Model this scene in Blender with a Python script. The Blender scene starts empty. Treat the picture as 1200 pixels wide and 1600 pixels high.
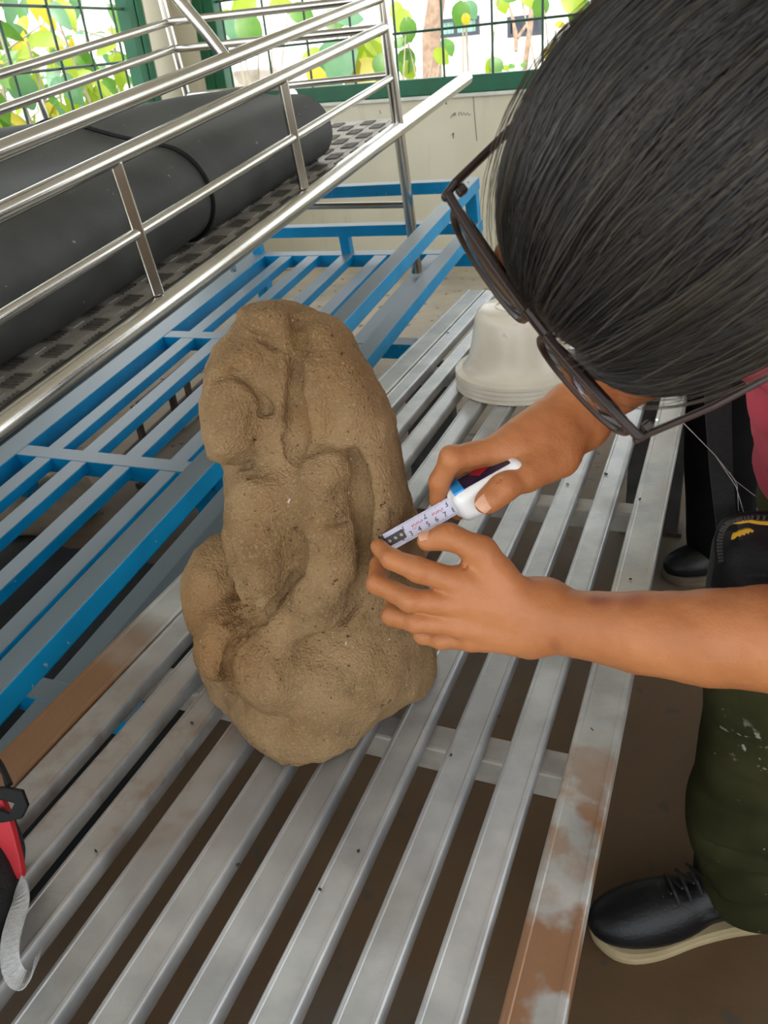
import bpy, bmesh, math, random
import numpy as np
from mathutils import Matrix, Vector
random.seed(7)
rng = np.random.default_rng(7)
SC = bpy.context.scene
COL = SC.collection

# ------------------------------------------------------------------ camera
F_PX, PITCH, ROLL, CAM_Z = 1280.3, 0.52444684, -0.10680068, 1.2
_cp, _sp = math.cos(PITCH), math.sin(PITCH)
FW = np.array([0, _cp, -_sp]); _rt = np.array([1.0, 0, 0]); _up = np.cross(_rt, FW)
RT = math.cos(ROLL) * _rt + math.sin(ROLL) * _up
UP = -math.sin(ROLL) * _rt + math.cos(ROLL) * _up
CAM = np.array([0, 0, CAM_Z])
cam_data = bpy.data.cameras.new('camera')
cam_data.sensor_fit = 'HORIZONTAL'; cam_data.sensor_width = 36.0
cam_data.lens = F_PX / 1200.0 * 36.0
cam_data.dof.use_dof = True; cam_data.dof.focus_distance = 0.86; cam_data.dof.aperture_fstop = 28.0
cam_data.clip_start = 0.02; cam_data.clip_end = 200
cam = bpy.data.objects.new('camera', cam_data); COL.objects.link(cam)
cam.matrix_world = Matrix(((RT[0], UP[0], -FW[0], 0), (RT[1], UP[1], -FW[1], 0), (RT[2], UP[2], -FW[2], CAM_Z), (0, 0, 0, 1)))
SC.camera = cam

# ------------------------------------------------------------------ world, sun, exposure
world = bpy.data.worlds.new('sky'); SC.world = world; world.use_nodes = True
wn = world.node_tree; wn.nodes.clear()
w_out = wn.nodes.new('ShaderNodeOutputWorld'); w_bg = wn.nodes.new('ShaderNodeBackground')
w_sky = wn.nodes.new('ShaderNodeTexSky')
w_sky.sky_type = 'HOSEK_WILKIE'; w_sky.turbidity = 6.0; w_sky.ground_albedo = 0.5
w_sky.sun_direction = Vector((-0.35, 0.55, 0.76)).normalized()
w_mix = wn.nodes.new('ShaderNodeMixRGB'); w_mix.inputs[0].default_value = 0.75
w_mix.inputs[2].default_value = (0.92, 0.97, 1.0, 1)
wn.links.new(w_sky.outputs[0], w_mix.inputs[1]); wn.links.new(w_mix.outputs[0], w_bg.inputs[0])
w_bg.inputs[1].default_value = 3.5
wn.links.new(w_bg.outputs[0], w_out.inputs[0])
sun_d = bpy.data.lights.new('sun', 'SUN'); sun_d.energy = 7.0; sun_d.angle = 0.02; sun_d.color = (1, 0.95, 0.86)
sun = bpy.data.objects.new('sun', sun_d); COL.objects.link(sun)
sun.rotation_euler = Vector((0.15, 0.35, -0.9)).to_track_quat('-Z', 'Y').to_euler()
SC.view_settings.view_transform = 'Standard'; SC.view_settings.look = 'None'
SC.view_settings.gamma = 1.0; SC.view_settings.use_curve_mapping = False
SC.view_settings.exposure = 0.0

# ------------------------------------------------------------------ frames
def V(*a): return np.array(a, float)
def ray(px, py): return FW + RT * (px - 600) / F_PX - UP * (py - 800) / F_PX
def at(px, py, d): return CAM + ray(px, py) * d                 # point seen at a pixel, at that depth
def on_z(px, py, z):
    r = ray(px, py); return CAM + r * ((z - CAM_Z) / r[2])
def proj(p):
    q = np.asarray(p) - CAM; d = q @ FW
    return 600 + F_PX * (q @ RT) / d, 800 - F_PX * (q @ UP) / d, d
def unit(v): v = np.asarray(v, float); return v / np.linalg.norm(v)
TY = 0.4305
TX = V(math.cos(TY), -math.sin(TY), 0); TYV = V(math.sin(TY), math.cos(TY), 0); ZV = V(0, 0, 1)
def T(x, y, z): return TX * x + TYV * y + ZV * z                  # table frame, z = height above the floor
BY, BT = 0.4451, 0.12345
B1 = V(math.sin(BY) * math.cos(BT), math.cos(BY) * math.cos(BT), math.sin(BT))
B2 = unit(V(math.cos(BY), -math.sin(BY), 0.0117)); BN = unit(np.cross(B2, B1))
B0 = V(0.00781807, 2.3297477, 0.35)
def B(x, y, o): return B0 + B2 * x + B1 * y + BN * o              # frame of the sloping blue bench
def b_to_floor(x, y, o):                                           # drop straight to the floor
    p = B(x, y, o); return V(p[0], p[1], 0)

# ------------------------------------------------------------------ materials
def mat(name, c1, c2=None, scale=8, rough=0.6, metal=0.0, bump=0.0, bscale=60, detail=5, rough2=None, spec=0.5, lo=0.35, hi=0.65, coat=0.0):
    m = bpy.data.materials.new(name); m.use_nodes = True
    nt = m.node_tree; n = nt.nodes; L = nt.links
    bs = n['Principled BSDF']; bs.inputs['Roughness'].default_value = rough; bs.inputs['Metallic'].default_value = metal
    bs.inputs['Specular IOR Level'].default_value = spec
    if coat: bs.inputs['Coat Weight'].default_value = coat
    bs.inputs['Base Color'].default_value = (*c1, 1)
    geo = n.new('ShaderNodeNewGeometry')
    if c2 is not None:
        t = n.new('ShaderNodeTexNoise'); t.inputs['Scale'].default_value = scale; t.inputs['Detail'].default_value = detail
        L.new(geo.outputs['Position'], t.inputs['Vector'])
        r = n.new('ShaderNodeValToRGB'); r.color_ramp.elements[0].position = lo; r.color_ramp.elements[1].position = hi
        r.color_ramp.elements[0].color = (*c1, 1); r.color_ramp.elements[1].color = (*c2, 1)
        L.new(t.outputs['Fac'], r.inputs[0]); L.new(r.outputs[0], bs.inputs['Base Color'])
        if rough2 is not None:
            mr = n.new('ShaderNodeMapRange'); mr.inputs[3].default_value = rough; mr.inputs[4].default_value = rough2
            L.new(t.outputs['Fac'], mr.inputs[0]); L.new(mr.outputs[0], bs.inputs['Roughness'])
    if bump:
        t2 = n.new('ShaderNodeTexNoise'); t2.inputs['Scale'].default_value = bscale; t2.inputs['Detail'].default_value = 6
        L.new(geo.outputs['Position'], t2.inputs['Vector'])
        b = n.new('ShaderNodeBump'); b.inputs['Strength'].default_value = bump; b.inputs['Distance'].default_value = 0.01
        L.new(t2.outputs['Fac'], b.inputs['Height']); L.new(b.outputs[0], bs.inputs['Normal'])
    return m
def NT(m): return m.node_tree, m.node_tree.nodes, m.node_tree.links, m.node_tree.nodes['Principled BSDF']
def overlay(m, color, fac_socket, rough=None):
    """lay a second colour over what feeds Base Color, by a mask"""
    nt, n, L, bs = NT(m)
    mx = n.new('ShaderNodeMixRGB'); mx.inputs[2].default_value = (*color, 1)
    if bs.inputs['Base Color'].links: L.new(bs.inputs['Base Color'].links[0].from_socket, mx.inputs[1])
    else: mx.inputs[1].default_value = bs.inputs['Base Color'].default_value
    L.new(fac_socket, mx.inputs[0]); L.new(mx.outputs[0], bs.inputs['Base Color'])
def noise_mask(m, scale, lo, hi, stretch=None, detail=4, rot=0.0, seed=0.0):
    nt, n, L, bs = NT(m)
    g = n.new('ShaderNodeNewGeometry'); mp = n.new('ShaderNodeMapping')
    if stretch: mp.inputs['Scale'].default_value = stretch
    mp.vector_type = 'TEXTURE' if False else 'POINT'
    mp.inputs['Rotation'].default_value = (0, 0, rot); mp.inputs['Location'].default_value = (seed, seed * 1.7, 0)
    t = n.new('ShaderNodeTexNoise'); t.inputs['Scale'].default_value = scale; t.inputs['Detail'].default_value = detail
    r = n.new('ShaderNodeMapRange'); r.inputs[1].default_value = lo; r.inputs[2].default_value = hi
    L.new(g.outputs['Position'], mp.inputs[0]); L.new(mp.outputs[0], t.inputs['Vector']); L.new(t.outputs['Fac'], r.inputs[0])
    return r.outputs[0]
def sphere_mask(m, c, r0, r1, wob=0.0):
    nt, n, L, bs = NT(m)
    g = n.new('ShaderNodeNewGeometry'); d = n.new('ShaderNodeVectorMath'); d.operation = 'DISTANCE'
    d.inputs[1].default_value = tuple(c)
    L.new(g.outputs['Position'], d.inputs[0]); src = d.outputs['Value']
    if wob:
        t = n.new('ShaderNodeTexNoise'); t.inputs['Scale'].default_value = 14; L.new(g.outputs['Position'], t.inputs['Vector'])
        a = n.new('ShaderNodeMath'); a.operation = 'MULTIPLY_ADD'; a.inputs[1].default_value = wob; L.new(t.outputs['Fac'], a.inputs[0]); L.new(src, a.inputs[2]); src = a.outputs[0]
    r = n.new('ShaderNodeMapRange'); r.inputs[1].default_value = r1; r.inputs[2].default_value = r0
    L.new(src, r.inputs[0]); return r.outputs[0]
def mul(m, a, b):
    nt, n, L, bs = NT(m); x = n.new('ShaderNodeMath'); x.operation = 'MULTIPLY'
    L.new(a, x.inputs[0])
    if isinstance(b, float): x.inputs[1].default_value = b
    else: L.new(b, x.inputs[1])
    return x.outputs[0]
def up_mask(m, lo, hi):
    nt, n, L, bs = NT(m); g = n.new('ShaderNodeNewGeometry'); s = n.new('ShaderNodeSeparateXYZ'); r = n.new('ShaderNodeMapRange')
    r.inputs[1].default_value = lo; r.inputs[2].default_value = hi
    L.new(g.outputs['True Normal'], s.inputs[0]); L.new(s.outputs[2], r.inputs[0]); return r.outputs[0]

M = {}
M['galv'] = mat('galvanised_steel', (0.34, 0.35, 0.36), (0.48, 0.49, 0.49), 16, 0.27, 0.30, 0.05, 150, rough2=0.44, spec=0.9)
_m = M['galv']
overlay(_m, (0.20, 0.19, 0.175), mul(_m, noise_mask(_m, 9, 0.5, 0.75, (1, 1, 1), 6), 0.6))
overlay(_m, (0.22, 0.17, 0.135), mul(_m, mul(_m, sphere_mask(_m, (-0.33, 0.75, 0.46), 0.12, 0.42, 0.1), up_mask(_m, 0.5, 0.9)), 0.75))
overlay(_m, (0.13, 0.13, 0.13), mul(_m, sphere_mask(_m, (-0.10, 0.68, 0.47), 0.02, 0.2, 0.06), 0.6))
overlay(_m, (0.16, 0.075, 0.03), mul(_m, mul(_m, noise_mask(_m, 22, 0.5, 0.62, (1, 1, 1), 5, 0, 3.0), sphere_mask(_m, (-0.33, 0.72, 0.47), 0.03, 0.22, 0.05)), 0.7))
M['rusty'] = mat('rusting_galvanised_steel', (0.30, 0.31, 0.30), (0.46, 0.46, 0.44), 14, 0.34, 0.35, 0.08, 120, rough2=0.55, spec=0.8)
_m = M['rusty']
overlay(_m, (0.25, 0.115, 0.045), mul(_m, mul(_m, noise_mask(_m, 13, 0.44, 0.52, (1, 1, 1), 4, 0, 5.2), sphere_mask(_m, (0.06, 0.30, 0.475), 0.33, 0.55, 0.1)), 0.92))
overlay(_m, (0.29, 0.16, 0.08), mul(_m, mul(_m, noise_mask(_m, 30, 0.45, 0.6, (1, 1, 1), 4, 0, 1.2), sphere_mask(_m, (0.12, 0.58, 0.475), 0.06, 0.2, 0.08)), 0.75))
overlay(_m, (0.22, 0.10, 0.035), mul(_m, sphere_mask(_m, (-0.50, 0.83, 0.475), 0.16, 0.3, 0.08), 0.95))
overlay(_m, (0.35, 0.28, 0.2), mul(_m, mul(_m, noise_mask(_m, 7, 0.45, 0.6, (1, 1, 1), 5, 0, 2.2), sphere_mask(_m, (0.36, 1.1, 0.475), 0.3, 0.7)), 0.45))
M['beam'] = mat('weathered_steel_beam', (0.36, 0.35, 0.33), (0.52, 0.50, 0.47), 20, 0.6, 0.3, 0.1, 120)
M['leg'] = mat('dark_painted_leg', (0.05, 0.05, 0.05), (0.09, 0.085, 0.08), 20, 0.5, 0.2, 0.05, 80)
M['blue'] = mat('chipped_blue_paint', (0.0, 0.29, 0.60), (0.0, 0.24, 0.50), 10, 0.36, 0.0, 0.03, 90, spec=0.5)
_m = M['blue']
overlay(_m, (0.36, 0.42, 0.46), mul(_m, noise_mask(_m, 70, 0.71, 0.74, (1, 1, 1), 3), 0.8))
overlay(_m, (0.05, 0.045, 0.04), mul(_m, noise_mask(_m, 24, 0.71, 0.75, (1, 1, 1), 3, 0, 9.0), 0.7))
overlay(_m, (0.19, 0.215, 0.225), mul(_m, up_mask(_m, 0.55, 0.85), 0.93))
M['steel'] = mat('polished_stainless_steel', (0.56, 0.54, 0.50), (0.66, 0.64, 0.60), 6, 0.16, 1.0, 0.0, 200, rough2=0.24)
M['checker'] = mat('dusty_checker_plate', (0.40, 0.36, 0.31), (0.52, 0.48, 0.42), 25, 0.5, 0.3, 0.1, 200)
M['tread'] = mat('shaded_tread', (0.13, 0.115, 0.10), (0.20, 0.18, 0.155), 40, 0.5, 0.3)  # bars darker than the plate: shade on the raised treads put into their colour
M['rubber'] = mat('dusty_black_rubber', (0.030, 0.031, 0.030), (0.056, 0.056, 0.052), 7, 0.50, 0.0, 0.08, 180, rough2=0.75)
overlay(M['rubber'], (0.30, 0.30, 0.28), mul(M['rubber'], noise_mask(M['rubber'], 55, 0.735, 0.77, (1, 1, 1), 2, 0, 4.0), 0.7))
M['strap'] = mat('black_strap', (0.005, 0.005, 0.005), None, rough=0.6, spec=0.2)
M['wall'] = mat('cream_wall_paint', (0.64, 0.59, 0.45), (0.70, 0.65, 0.51), 3, 0.8, 0, 0.03, 30)
overlay(M['wall'], (0.30, 0.24, 0.17), mul(M['wall'], noise_mask(M['wall'], 2.2, 0.62, 0.8, (5, 5, 0.7), 5, 0, 1.0), 0.3))
M['column'] = mat('pale_column_paint', (0.66, 0.60, 0.46), (0.72, 0.66, 0.52), 4, 0.8, 0, 0.03, 30)
M['floor'] = mat('brown_stained_concrete', (0.076, 0.039, 0.014), (0.110, 0.064, 0.028), 2.2, 0.75, 0, 0.12, 40)
_m = M['floor']
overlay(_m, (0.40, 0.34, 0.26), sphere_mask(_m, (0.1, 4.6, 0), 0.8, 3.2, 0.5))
overlay(_m, (0.055, 0.042, 0.03), mul(_m, noise_mask(_m, 17, 0.62, 0.68, (1, 1, 1), 5, 0, 6.0), 0.8))
overlay(_m, (0.10, 0.10, 0.09), mul(_m, noise_mask(_m, 1.3, 0.5, 0.65, (1, 1, 1), 5, 0, 12.0), 0.5))
M['ceiling'] = mat('grey_ceiling', (0.42, 0.40, 0.36), (0.48, 0.46, 0.42), 3, 0.85)
M['green'] = mat('green_gloss_frame_paint', (0.0, 0.085, 0.034), (0.0, 0.11, 0.046), 9, 0.4, 0, 0.02, 60)
M['mesh'] = mat('dark_green_bar_paint', (0.012, 0.05, 0.028), (0.02, 0.075, 0.04), 20, 0.45)
M['sill'] = mat('white_sill', (0.72, 0.70, 0.65), (0.6, 0.58, 0.52), 9, 0.7)
M['stone'] = mat('brown_volcanic_stone', (0.255, 0.152, 0.070), (0.352, 0.228, 0.118), 9, 0.92, 0, 0.75, 330, detail=12, spec=0.10)
_m = M['stone']
overlay(_m, (0.105, 0.060, 0.027), mul(_m, noise_mask(_m, 22, 0.47, 0.78, (1, 1, 1), 9, 0, 2.0), 0.6))
overlay(_m, (0.38, 0.28, 0.17), mul(_m, noise_mask(_m, 300, 0.53, 0.72, (1, 1, 1), 3, 0, 7.0), 0.6))
overlay(_m, (0.62, 0.56, 0.48), mul(_m, noise_mask(_m, 130, 0.745, 0.765, (1, 1, 1), 2, 0, 3.3), 0.9))
overlay(_m, (0.05, 0.035, 0.022), mul(_m, noise_mask(_m, 190, 0.66, 0.72, (1, 1, 1), 3, 0, 8.3), 0.85))
overlay(_m, (0.34, 0.18, 0.065), mul(_m, sphere_mask(_m, at(498, 650, 0.85), 0.012, 0.045, 0.02), 0.7))
overlay(_m, (0.26, 0.13, 0.05), mul(_m, sphere_mask(_m, at(335, 1000, 0.95), 0.03, 0.13, 0.05), 0.75))
M['skin'] = mat('warm_brown_skin', (0.375, 0.137, 0.047), (0.445, 0.172, 0.064), 18, 0.48, 0, 0.12, 400, detail=8, spec=0.4)
_bs = NT(M['skin'])[3]; _bs.inputs['Subsurface Weight'].default_value = 0.12; _bs.inputs['Subsurface Radius'].default_value = (0.012, 0.005, 0.003); _bs.inputs['Subsurface Scale'].default_value = 0.6
_m = M['skin']
overlay(_m, (0.30, 0.12, 0.06), mul(_m, noise_mask(_m, 60, 0.62, 0.75, (1, 1, 1), 3, 0, 2.2), 0.35))
for _p, _r in (((930, 937, 0.775), 0.004), ((945, 941, 0.77), 0.005), ((990, 945, 0.76), 0.006), ((872, 1000, 0.79), 0.004), ((1070, 932, 0.73), 0.002)):
    overlay(_m, (0.22, 0.06, 0.035), mul(_m, sphere_mask(_m, at(*_p), _r, _r * 3.5, 0.004), 0.75))
M['nail'] = mat('pale_fingernail', (0.55, 0.27, 0.17), (0.60, 0.32, 0.21), 60, 0.3, 0, 0, spec=0.5)
M['hair'] = mat('black_hair', (0.010, 0.009, 0.008), (0.022, 0.018, 0.014), 40, 0.42, 0, 0, spec=0.5)
M['hair_brown'] = mat('sun_browned_hair', (0.035, 0.024, 0.015), (0.075, 0.055, 0.034), 40, 0.4, 0, 0)
M['frame'] = mat('dark_brown_plastic', (0.018, 0.010, 0.008), (0.03, 0.016, 0.012), 30, 0.30, 0, 0, spec=0.3)
M['lens'] = mat('smoked_lens', (0.012, 0.014, 0.018), None, rough=0.06, spec=0.6)
_bs = NT(M['lens'])[3]; _bs.inputs['Alpha'].default_value = 0.97
M['chrome'] = mat('small_chrome', (0.7, 0.7, 0.7), None, rough=0.2, metal=1.0)
M['shirt'] = mat('crimson_pink_cotton', (0.36, 0.035, 0.06), (0.42, 0.05, 0.075), 12, 0.85, 0, 0.15, 500)
M['olive'] = mat('dark_olive_cotton', (0.023, 0.023, 0.008), (0.040, 0.039, 0.015), 10, 0.9, 0, 0.2, 500, spec=0.12)
overlay(M['olive'], (0.45, 0.44, 0.36), mul(M['olive'], mul(M['olive'], noise_mask(M['olive'], 60, 0.6, 0.68, (1, 1, 1), 4), sphere_mask(M['olive'], at(1178, 1155, 1.0), 0.02, 0.05)), 0.9))
overlay(M['olive'], (0.36, 0.35, 0.28), mul(M['olive'], noise_mask(M['olive'], 120, 0.74, 0.77, (1, 1, 1), 2, 0, 5.0), 0.7))
M['black_cloth'] = mat('black_cloth', (0.004, 0.004, 0.005), (0.007, 0.007, 0.008), 12, 0.9, 0, 0.15, 400, spec=0.08)
M['leather'] = mat('black_leather', (0.004, 0.004, 0.005), (0.008, 0.008, 0.009), 14, 0.38, 0, 0.1, 200, spec=0.3)
M['sole'] = mat('cream_rubber_sole', (0.29, 0.225, 0.12), (0.36, 0.285, 0.165), 15, 0.7)
M['brown_sole'] = mat('dirty_brown_sole', (0.10, 0.075, 0.05), (0.14, 0.10, 0.07), 15, 0.8)
M['lace'] = mat('black_lace', (0.012, 0.012, 0.012), None, rough=0.8)
M['bag'] = mat('black_nylon', (0.008, 0.008, 0.009), (0.015, 0.015, 0.016), 30, 0.6, 0, 0.25, 300, spec=0.25)
M['web'] = mat('charcoal_webbing', (0.014, 0.015, 0.016), (0.020, 0.021, 0.022), 200, 0.8, 0, 0.2, 600, spec=0.2)
M['yellow'] = mat('yellow_trim', (0.66, 0.36, 0.02), (0.55, 0.30, 0.03), 30, 0.6)
M['zip'] = mat('dark_zip_teeth', (0.10, 0.10, 0.10), None, rough=0.35, metal=0.5)
M['grey_web'] = mat('grey_webbing', (0.33, 0.33, 0.33), (0.40, 0.40, 0.40), 220, 0.8, 0, 0.3, 600)
M['red'] = mat('red_nylon', (0.45, 0.012, 0.022), (0.40, 0.012, 0.02), 20, 0.6)
M['basin'] = mat('aged_white_plastic', (0.80, 0.74, 0.64), (0.70, 0.62, 0.51), 9, 0.3, 0, 0.0, spec=0.5, coat=0.15)
overlay(M['basin'], (0.30, 0.24, 0.18), mul(M['basin'], noise_mask(M['basin'], 30, 0.66, 0.72, (1, 1, 1), 5, 0, 3.1), 0.6))
M['white'] = mat('white_plastic', (0.80, 0.80, 0.80), (0.74, 0.74, 0.74), 30, 0.35)
M['label_blue'] = mat('dark_blue_label', (0.004, 0.008, 0.05), None, rough=0.25)
M['cyan'] = mat('light_blue_plastic', (0.02, 0.30, 0.75), None, rough=0.3)
M['silver'] = mat('silver_label', (0.55, 0.55, 0.55), None, rough=0.3, metal=0.6)
M['tape'] = mat('pale_lilac_tape', (0.66, 0.63, 0.80), (0.70, 0.68, 0.83), 60, 0.35)
M['ink'] = mat('black_ink', (0.01, 0.01, 0.012), None, rough=0.5)
M['red_ink'] = mat('red_ink', (0.60, 0.10, 0.10), None, rough=0.5)
M['rivet'] = mat('copper_rivet', (0.45, 0.30, 0.24), None, rough=0.3, metal=0.8)
M['hook'] = mat('black_hook', (0.008, 0.008, 0.008), None, rough=0.35)
M['facade'] = mat('white_facade', (0.86, 0.86, 0.84), (0.80, 0.80, 0.78), 2, 0.8)
M['louvre'] = mat('green_louvre', (0.20, 0.42, 0.34), (0.28, 0.50, 0.42), 12, 0.4)
M['dark_glass'] = mat('dark_window_glass', (0.03, 0.035, 0.05), None, rough=0.1)
M['pale_ground'] = mat('pale_ground', (0.66, 0.64, 0.58), (0.5, 0.48, 0.42), 0.7, 0.9, 0, 0.1, 10)
M['bark'] = mat('pale_bark', (0.20, 0.13, 0.09), (0.30, 0.21, 0.15), 14, 0.9, 0, 0.4, 60)
M['twig'] = mat('grey_twig', (0.26, 0.22, 0.16), (0.36, 0.31, 0.24), 14, 0.9)
M['rubble'] = mat('rough_concrete_block', (0.36, 0.30, 0.26), (0.5, 0.44, 0.4), 10, 0.9, 0, 0.4, 30)
M['rust_rod'] = mat('dark_rusty_rod', (0.045, 0.035, 0.03), (0.09, 0.06, 0.045), 30, 0.7, 0.2)
M['sack'] = mat('tan_sackcloth', (0.30, 0.23, 0.16), (0.38, 0.30, 0.21), 30, 0.95, 0, 0.4, 150)
M['crumb'] = mat('dark_crumb', (0.02, 0.015, 0.012), None, rough=0.9)
M['sheet'] = mat('bench_shade_black', (0.006, 0.006, 0.006), (0.012, 0.011, 0.010), 5, 0.7, 0, 0.2, 30)  # near-black colour that paints the shade under the bench
M['cable'] = mat('dark_cable', (0.012, 0.014, 0.016), None, rough=0.5)
def leaf_mat(name, c, c2):
    m = mat(name, c, c2, 9, 0.45); bs = NT(m)[3]
    nt, n, L, _ = NT(m); tr = n.new('ShaderNodeBsdfTranslucent'); tr.inputs[0].default_value = (c[0] * 1.4, c[1] * 1.5, c[2], 1)
    mx = n.new('ShaderNodeMixShader'); mx.inputs[0].default_value = 0.35
    L.new(bs.outputs[0], mx.inputs[1]); L.new(tr.outputs[0], mx.inputs[2]); L.new(mx.outputs[0], n['Material Output'].inputs[0])
    return m
M['leaf_green'] = leaf_mat('mid_green_leaf', (0.055, 0.155, 0.016), (0.10, 0.21, 0.028))
M['leaf_lime'] = leaf_mat('lime_leaf', (0.19, 0.27, 0.012), (0.26, 0.32, 0.022))
M['leaf_blue'] = leaf_mat('blue_green_leaf', (0.085, 0.20, 0.115), (0.13, 0.25, 0.15))
M['leaf_yellow'] = leaf_mat('yellow_leaf', (0.40, 0.31, 0.012), (0.30, 0.28, 0.025))

# ------------------------------------------------------------------ mesh helpers
class MB:
    def __init__(s): s.v = []; s.f = []; s.mi = []; s.cur = 0; s.n = 0
    def add(s, vs, fs):
        o = s.n; vs = [tuple(map(float, v)) for v in vs]; s.v += vs; s.n += len(vs)
        for f in fs: s.f.append(tuple(o + i for i in f)); s.mi.append(s.cur)
    def box(s, c, ax, half):
        c = np.asarray(c, float); X, Y, Z = (np.asarray(a, float) * h for a, h in zip(ax, half))
        vs = [c + sx * X + sy * Y + sz * Z for sz in (-1, 1) for sy in (-1, 1) for sx in (-1, 1)]
        fs = [(0, 2, 3, 1), (4, 5, 7, 6), (0, 1, 5, 4), (2, 6, 7, 3), (0, 4, 6, 2), (1, 3, 7, 5)]
        if np.dot(np.cross(X, Y), Z) < 0: fs = [f[::-1] for f in fs]
        s.add(vs, fs)
    def bar(s, a, b, side, w, hgt):
        """rectangular bar from a to b; side = direction of its width; a,b run along the centre of the TOP face"""
        a = np.asarray(a, float); b = np.asarray(b, float); d = unit(b - a); sd = unit(side - d * np.dot(side, d)); n = np.cross(sd, d)
        if n[2] < -1e-6: n = -n
        s.box((a + b) / 2 - n * hgt / 2, (sd, d, n), (w / 2, np.linalg.norm(b - a) / 2, hgt / 2))
    def tube(s, pts, r, n=16, caps=True, closed=False):
        pts = [np.asarray(p, float) for p in pts]; m = len(pts); rs = r if hasattr(r, '__len__') else [r] * m
        ring = []; prev = None
        for i, p in enumerate(pts):
            if closed: d = unit(pts[(i + 1) % m] - pts[i - 1])
            else: d = unit(pts[min(i + 1, m - 1)] - pts[max(i - 1, 0)])
            if prev is None:
                h = V(0, 0, 1) if abs(d[2]) < 0.9 else V(1, 0, 0); x = unit(np.cross(d, h))
            else: x = unit(prev - d * np.dot(prev, d))
            y = np.cross(d, x); prev = x
            ring += [p + rs[i] * (math.cos(2 * math.pi * k / n) * x + math.sin(2 * math.pi * k / n) * y) for k in range(n)]
        fs = []
        for i in range(m if closed else m - 1):
            j = (i + 1) % m
            for k in range(n):
                k2 = (k + 1) % n; fs.append((i * n + k, i * n + k2, j * n + k2, j * n + k))
        if caps and not closed: fs += [tuple(range(n))[::-1], tuple(range((m - 1) * n, m * n))]
        s.add(ring, fs)
    def lathe(s, c, axis, prof, n=40, x=None):
        """prof = [(radius, height)] about axis from c"""
        axis = unit(axis); h = V(1, 0, 0) if abs(axis[0]) < 0.9 else V(0, 1, 0)
        X = unit(np.cross(axis, h)) if x is None else unit(x); Y = np.cross(axis, X); c = np.asarray(c, float)
        vs = [c + axis * z + r * (math.cos(2 * math.pi * k / n) * X + math.sin(2 * math.pi * k / n) * Y) for r, z in prof for k in range(n)]
        fs = [(i * n + k, i * n + (k + 1) % n, (i + 1) * n + (k + 1) % n, (i + 1) * n + k) for i in range(len(prof) - 1) for k in range(n)]
        s.add(vs, fs)
    def prism(s, poly, o, X, Y, Z, depth):
        """poly (x,y) in plane X,Y at o, extruded along Z"""
        o = np.asarray(o, float); m = len(poly)
        vs = [o + X * a + Y * b for a, b in poly] + [o + X * a + Y * b + Z * depth for a, b in poly]
        s.add(vs, [tuple(range(m))[::-1], tuple(range(m, 2 * m))] + [(i, (i + 1) % m, m + (i + 1) % m, m + i) for i in range(m)])
    def ribbon(s, pts, sides, w, t, nrm):
        """flat strap along pts, side vectors, width w, thickness t along nrm"""
        vs = []
        for p, sd, nn in zip(pts, sides, nrm):
            for a, b in ((-1, -1), (1, -1), (1, 1), (-1, 1)): vs.append(np.asarray(p) + sd * a * w / 2 + nn * b * t / 2)
        fs = []
        for i in range(len(pts) - 1):
            for k in range(4): fs.append((4 * i + k, 4 * i + (k + 1) % 4, 4 * i + 4 + (k + 1) % 4, 4 * i + 4 + k))
        m = len(pts) - 1; fs += [(3, 2, 1, 0), (4 * m, 4 * m + 1, 4 * m + 2, 4 * m + 3)]
        s.add(vs, fs)

LOC = {}
def root_loc(p):
    if p is None: return V(0, 0, 0)
    while p.parent: p = p.parent
    return LOC.get(p.name, V(0, 0, 0))
def mesh_obj(name, me, parent=None, loc=None):
    o = bpy.data.objects.new(name, me); COL.objects.link(o)
    if parent is not None: o.parent = parent
    elif loc is not None: o.location = loc; LOC[o.name] = np.asarray(loc, float)
    return o
def obj(name, mb, m, parent=None, loc=None, smooth=False, bevel=0.0, seg=2):
    me = bpy.data.meshes.new(name)
    off = root_loc(parent) if parent is not None else (np.asarray(loc, float) if loc is not None else V(0, 0, 0))
    me.from_pydata([(a - off[0], b - off[1], c - off[2]) for a, b, c in mb.v], [], mb.f)
    ms = m if isinstance(m, (list, tuple)) else [m]
    for x in ms: me.materials.append(x)
    if len(ms) > 1: me.polygons.foreach_set('material_index', mb.mi)
    if smooth:
        me.polygons.foreach_set('use_smooth', [True] * len(me.polygons))
        try: me.set_sharp_from_angle(angle=math.radians(40))
        except Exception: pass
    me.update()
    o = mesh_obj(name, me, parent, loc)
    if bevel:
        b = o.modifiers.new('bevel', 'BEVEL'); b.width = bevel; b.segments = seg; b.limit_method = 'ANGLE'; b.angle_limit = math.radians(40)
    return o
def thing(name, loc, label, cat, group=None):
    o = bpy.data.objects.new(name, None); COL.objects.link(o); o.location = loc; LOC[o.name] = np.asarray(loc, float)
    o.empty_display_size = 0.1
    return tag(o, label, cat, group)
def tag(o, label, cat, group=None, kind=None):
    if label: o['label'] = label
    if cat: o['category'] = cat
    if group: o['group'] = group
    if kind: o['kind'] = kind
    return o
def struct(name, mb, m, **k):
    o = obj(name, mb, m, **k); o['kind'] = 'structure'; return o
AX = (V(1, 0, 0), V(0, 1, 0), V(0, 0, 1))

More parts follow.
